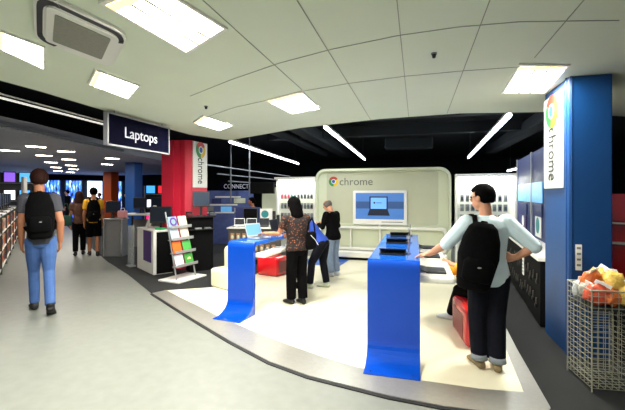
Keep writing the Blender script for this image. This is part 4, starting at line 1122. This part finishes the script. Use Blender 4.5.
def backpack(inf, w, d, h, tb, drop, label, m='blackcloth', off=0, one=None, roll=0, bottom=.8):
    """bag resting on the back of a person (local frame of the person)"""
    H = inf['H']; root = inf['root']; up, rt, fw, sp = inf['up'], inf['rt'], inf['fw'], inf['sp']
    e = empty('backpack', root.location.copy(), root.rotation_euler.z)
    c = sp(tb)-fw*(drop)+rt*off
    uu = (Matrix.Rotation(roll, 3, fw) @ up); rr_ = (Matrix.Rotation(roll, 3, fw) @ rt)
    b = MB()
    def ringz(t, a, bb, back=0): return (c+uu*(h*(t-.5))-fw*(d*.5-d*.5+back), rr_, fw, w/2*a, d/2*bb)
    b.rings([ringz(0, bottom*.8, .6), ringz(.05, bottom, .9), ringz(.25, bottom*1.1, 1.1), ringz(.5, 1.0, 1.0), ringz(.75, .9, .85), ringz(.93, .68, .6), ringz(1.0, .4, .35)], 22)
    remesh(b.build('bag_body', M[m], e), .010, 2)
    b = MB(); pc = c-uu*h*.16-fw*d*.42
    b.rings([(pc-uu*h*.20, rr_, fw, w*.28, d*.12), (pc-uu*h*.16, rr_, fw, w*.36, d*.22), (pc+uu*h*.08, rr_, fw, w*.36, d*.22), (pc+uu*h*.14, rr_, fw, w*.27, d*.10)], 18); b.build('front_pocket', M[m], e, True)
    b = MB(); b.ell(pc-fw*d*.21+uu*h*.02, (w*.05, .006, .008)); b.build('badge', M['grey'], e)
    tp = c+uu*h*.46
    b = MB(); b.tube([tp-rr_*.03, tp+uu*.03-rr_*.02, tp+uu*.03+rr_*.02, tp+rr_*.03], .007, 6); b.build('carry_handle', M[m], e)
    for nm, s in (('l', -1), ('r', 1)):
        if one and nm != one: continue
        S = inf['arm'][nm][0]
        a = c+uu*h*.40+rr_*(s*.05)+fw*d*.2
        k1 = S-rt*(s*.035*H)+up*.043*H-fw*.035*H; k2 = S-rt*(s*.03*H)+up*.046*H+fw*.022*H; k3 = sp(.62)+rt*(s*.062*H)+fw*(.085*H); k4 = sp(.35)+rt*(s*.098*H)+fw*.03*H; k5 = c-uu*h*.36+rr_*(s*w*.36)
        b = MB(); pts = [a, k1, k2, k3, k4, k5]
        for p, q in zip(pts, pts[1:]):
            dd = (q-p).normalized(); n_ = (dd.cross(rt)).normalized() if abs(dd.dot(rt)) < .9 else up; l_ = dd.cross(n_)
            b.rings([(p-dd*.006, l_, n_, .022, .007), (q+dd*.006, l_, n_, .022, .007)], 10)
        b.build('shoulder_strap', M[m], e, True)
    tag(e, label, 'backpack')
    return e

# man in the pale shirt
inf = person('man in a pale blue shirt and black backpack leaning a hand on the counter', (.635, 3.67, .012), R(3), 1.68,
  dict(pelvis=(.005, 0, .505), lean=1, side=-2.0, head_yaw=48, head_pitch=-6,
       elbow_l=(.285, 3.66, 1.135, 'w'), wrist_l=(.135, 3.78, 1.015, 'w'), hand_l=(-.9, .18, -.16), palm_l=(0, 0, -1), thumb_l=(0, -1, 0), curl_l=14,
       elbow_r=(1.005, 3.63, 1.14, 'w'), wrist_r=(.865, 3.66, 1.035, 'w'), hand_r=(-.75, .55, -.2), palm_r=(-.5, -.8, 0), thumb_r=(0, 0, 1), curl_r=20,
       ankle_l=(-.040, .005, .045), ankle_r=(.045, -.02, .045), knee_l=(-.048, .02, .28), knee_r=(.046, .008, .28), toe_l=14, toe_r=-10),
  dict(top='shirtpale', sleeve=1.12, hem=-.16, flare=.02, bottom='denimdark', leg_len=1.93, leg_w=1.12, cuff='cuff', shoe='suede', hair='hairblack', glasses=True), .0065)
backpack(inf, .35, .19, .60, .36, .160, 'black rucksack slung on one shoulder over the pale shirt', off=-.112, one='l', roll=R(12))
# woman in the patterned top
inf = person('woman in patterned brown top and black trousers reaching to a laptop', (-1.64, 5.09, .012), R(50), 1.54,
  dict(lean=4, head_yaw=12, head_pitch=-14, elbow_l=(-1.87, 4.95, 1.03, 'w'), wrist_l=(-2.02, 4.80, 1.05, 'w'), hand_l=(-.25, .9, -.1), palm_l=(0, 0, -1), thumb_l=(1, 0, 0), curl_l=18,
       elbow_r=(.14, .06, .62), wrist_r=(.05, .19, .62), ankle_l=(-.045, .03, .045), ankle_r=(.045, -.03, .045)),
  dict(top='blouse', top_name='blouse', sleeve=.62, hem=-.02, flare=.03, bottom='blackcloth', leg_w=1.2, leg_len=1.96, shoe='shoeblack', hair='hairblack', style='long', skin='skin2'), .0075, slim=1.1)
e = empty('handbag', (-1.44, 5.12, .80), R(75))
b = MB(); b.box((0, 0, .13), (.20, .10, .26), .045, seg=3); b.build('bag_body', M['blackcloth'], e, True)
b = MB(); b.tube([(-.11, 0, .25), (-.09, -.01, .38), (-.02, -.03, .46), (.06, -.01, .38), (.11, 0, .25)], .010); b.build('strap', M['blackcloth'], e)
b = MB(); b.tube([(-.11, -.062, .22), (.0, -.066, .15), (.10, -.062, .06)], .004); b.build('piping', M['paper'], e)
tag(e, 'black handbag hanging at the hip of the patterned-top woman', 'handbag')
# blue bending person
inf = person('person in a blue top bending over the counter behind the woman', (-1.60, 6.06, .012), R(84), 1.55,
  dict(lean=42, pelvis=(0, -.06, .49), head_pitch=-45, head_yaw=0, elbow_l=(-.13, .20, .60), wrist_l=(-.10, .30, .62), elbow_r=(.13, .20, .60), wrist_r=(.10, .32, .62), ankle_l=(-.06, .06, .045), ankle_r=(.06, -.09, .045), knee_l=(-.055, .04, .28), knee_r=(.055, -.05, .28)),
  dict(top='bluetopc', top_name='shirt', sleeve=.8, hem=-.05, bottom='denimdark', leg_len=1.95, shoe='shoepale', hair='hairbrown'), .010)
# man in black
inf = person('balding man in a black jacket looking down by the pale wall', (-1.53, 7.02, .012), R(62), 1.50,
  dict(lean=6, head_pitch=-38, head_yaw=6, elbow_l=(-.15, .05, .64), wrist_l=(-.08, .20, .66), elbow_r=(.15, .04, .64), wrist_r=(.06, .20, .66)),
  dict(top='blackcloth', top_name='jacket', sleeve=1.8, hem=-.14, flare=.07, bottom='denimgrey', leg_w=1.1, leg_len=1.95, shoe='shoegrey', hair='hairgrey', style='bald'), .010)
# seated person behind the man
inf = person('seated person in a yellow top, mostly hidden behind the pale-shirted man', (.74, 4.50, .012), R(55), 1.55,
  dict(pelvis=(0, -.02, .31), lean=4, head_pitch=-12, elbow_l=(.58, 4.42, .74, 'w'), wrist_l=(.40, 4.50, .80, 'w'), elbow_r=(.80, 4.78, .74, 'w'), wrist_r=(.58, 4.86, .72, 'w'),
       knee_l=(.50, 4.70, .46, 'w'), knee_r=(.58, 4.86, .47, 'w'), ankle_l=(.43, 4.96, .08, 'w'), ankle_r=(.53, 5.06, .08, 'w')),
  dict(top='yellowtop', sleeve=1.75, hem=-.05, bottom='blackcloth', leg_len=1.9, shoe='shoegrey', hair='hairbrown'), .010)
e = empty('jacket', (.43, 4.72, .64), R(40))
b = MB(); b.box((0, 0, .06), (.30, .22, .11), .045, seg=4); b.build('folded_cloth', M['yellowtop'], e, True)
b = MB(); b.box((.05, -.10, .0), (.16, .05, .14), .022, seg=3); b.build('sleeve', M['yellowtop'], e, True)
tag(e, 'yellow jacket bundled on the knees of the seated person', 'jacket')
# walking man
inf = person('man in grey T-shirt and jeans walking away wearing a black backpack', (-4.86, 3.83, 0), R(52), 1.93,
  dict(lean=3, side=-1.5, head_yaw=4, knee_l=(-.040, .085, .285), ankle_l=(-.036, .115, .047), knee_r=(.046, -.01, .285), ankle_r=(.050, -.150, .075), foot_pitch_r=28,
       elbow_r=(.112, -.03, .635), wrist_r=(.112, .02, .485), elbow_l=(-.108, .0, .635), wrist_l=(-.108, .055, .49)),
  dict(top='tee', sleeve=.6, hem=-.10, bottom='denim', leg_len=1.97, leg_w=.82, shoe='shoeblack', hair='hairbrown', skin='skin2'), .0085, slim=.80)
backpack(inf, .33, .22, .62, .52, .185, 'black backpack worn by the man walking away in jeans', roll=0)
# pair walking away
inf = person('person in a yellow top and dark shorts walking away by the cash desk', (-8.0, 7.70, 0), R(46), 1.76,
  dict(lean=3, ankle_l=(-.05, .06, .05), ankle_r=(.05, -.07, .05), knee_l=(-.05, .05, .28), knee_r=(.05, .0, .28)),
  dict(top='yellowtop', sleeve=.6, hem=-.08, bottom='blackcloth', leg_len=.95, leg_w=1.2, shoe='shoeblack', hair='hairblack', skin='skin2'), .012, slim=.86)
backpack(inf, .32, .17, .56, .46, .17, 'dark backpack worn over the yellow top')
inf = person('person in a brown top and dark trousers walking beside the yellow top', (-8.42, 7.66, 0), R(48), 1.66,
  dict(lean=3, ankle_l=(-.05, -.06, .05), ankle_r=(.05, .06, .05), knee_l=(-.05, .0, .28), knee_r=(.05, .05, .28)),
  dict(top='browncloth', sleeve=.5, hem=-.05, bottom='blackcloth', leg_len=1.9, shoe='shoeblack', hair='hairbrown', style='long', skin='skin2'), .012, slim=.86)
e = empty('shoulder_bag', (-8.56, 7.40, .80), R(48))
MB().box((0, 0, .12), (.24, .08, .26), .03).build('bag_body', M['greenbag'], e, True); MB().tube([(-.1, 0, .24), (-.03, .02, .55), (.03, .02, .55), (.1, 0, .24)], .008).build('strap', M['greenbag'], e)
tag(e, 'green shoulder bag carried by the brown-topped walker', 'bag')
inf = person('person in a red top beyond the gondola', (-4.14, 9.2, .006), R(100), 1.5, dict(lean=10),
  dict(top='redcloth', sleeve=.7, hem=-.05, bottom='blackcloth', leg_len=1.9, shoe='shoeblack', hair='hairblack', skin='skin2'), .014, detail=False)
# distant crowd at the entrance
inf = person('dark-clothed person in the far crowd at the blue entrance', (0, 0, 0), R(46), 1.74, dict(lean=2, ankle_l=(-.05, .06, .05), ankle_r=(.05, -.06, .05)),
  dict(top='blackcloth', sleeve=1.7, hem=-.1, bottom='denimdark', leg_len=1.92, shoe='shoeblack', hair='hairblack'), .018, 'far crowd', detail=False)
c0 = inf['root']; random.seed(9)
for k in range(10):
    o = c0 if k == 0 else copy_tree(c0)
    p = fc-fd*(.9+(k % 3)*1.5)+fr_*(-1.5+k*.42)
    o.location = (p.x, p.y, 0); o.rotation_euler = (0, 0, R(random.choice([46, 60, 230, 120, 20]))); s_ = random.uniform(.93, 1.05); o.scale = (s_, s_, s_)
    tag(o, 'dark-clothed person in the far crowd at the blue entrance', 'person', 'far crowd')

# ================================================================== WORLD, CAMERA, VIEW
w = bpy.data.worlds.new('world'); scene.world = w; w.use_nodes = True
w.node_tree.nodes['Background'].inputs[0].default_value = (.55, .6, .7, 1); w.node_tree.nodes['Background'].inputs[1].default_value = .4
cam = bpy.data.cameras.new('camera'); co = bpy.data.objects.new('camera', cam); COL.objects.link(co)
cam.sensor_fit = 'HORIZONTAL'; cam.sensor_width = 36; cam.lens = 36*370/625; cam.shift_y = -11/625; cam.clip_end = 200
co.location = (0, 0, 1.6); co.rotation_euler = (R(90), 0, PSI)
scene.camera = co
vs = scene.view_settings
scene.display_settings.display_device = 'sRGB'
vs.view_transform = 'Standard'; vs.look = 'None'; vs.gamma = 1; vs.exposure = .45; vs.use_curve_mapping = False
scene.cycles.use_denoising = True
scene.cycles.max_bounces = 8
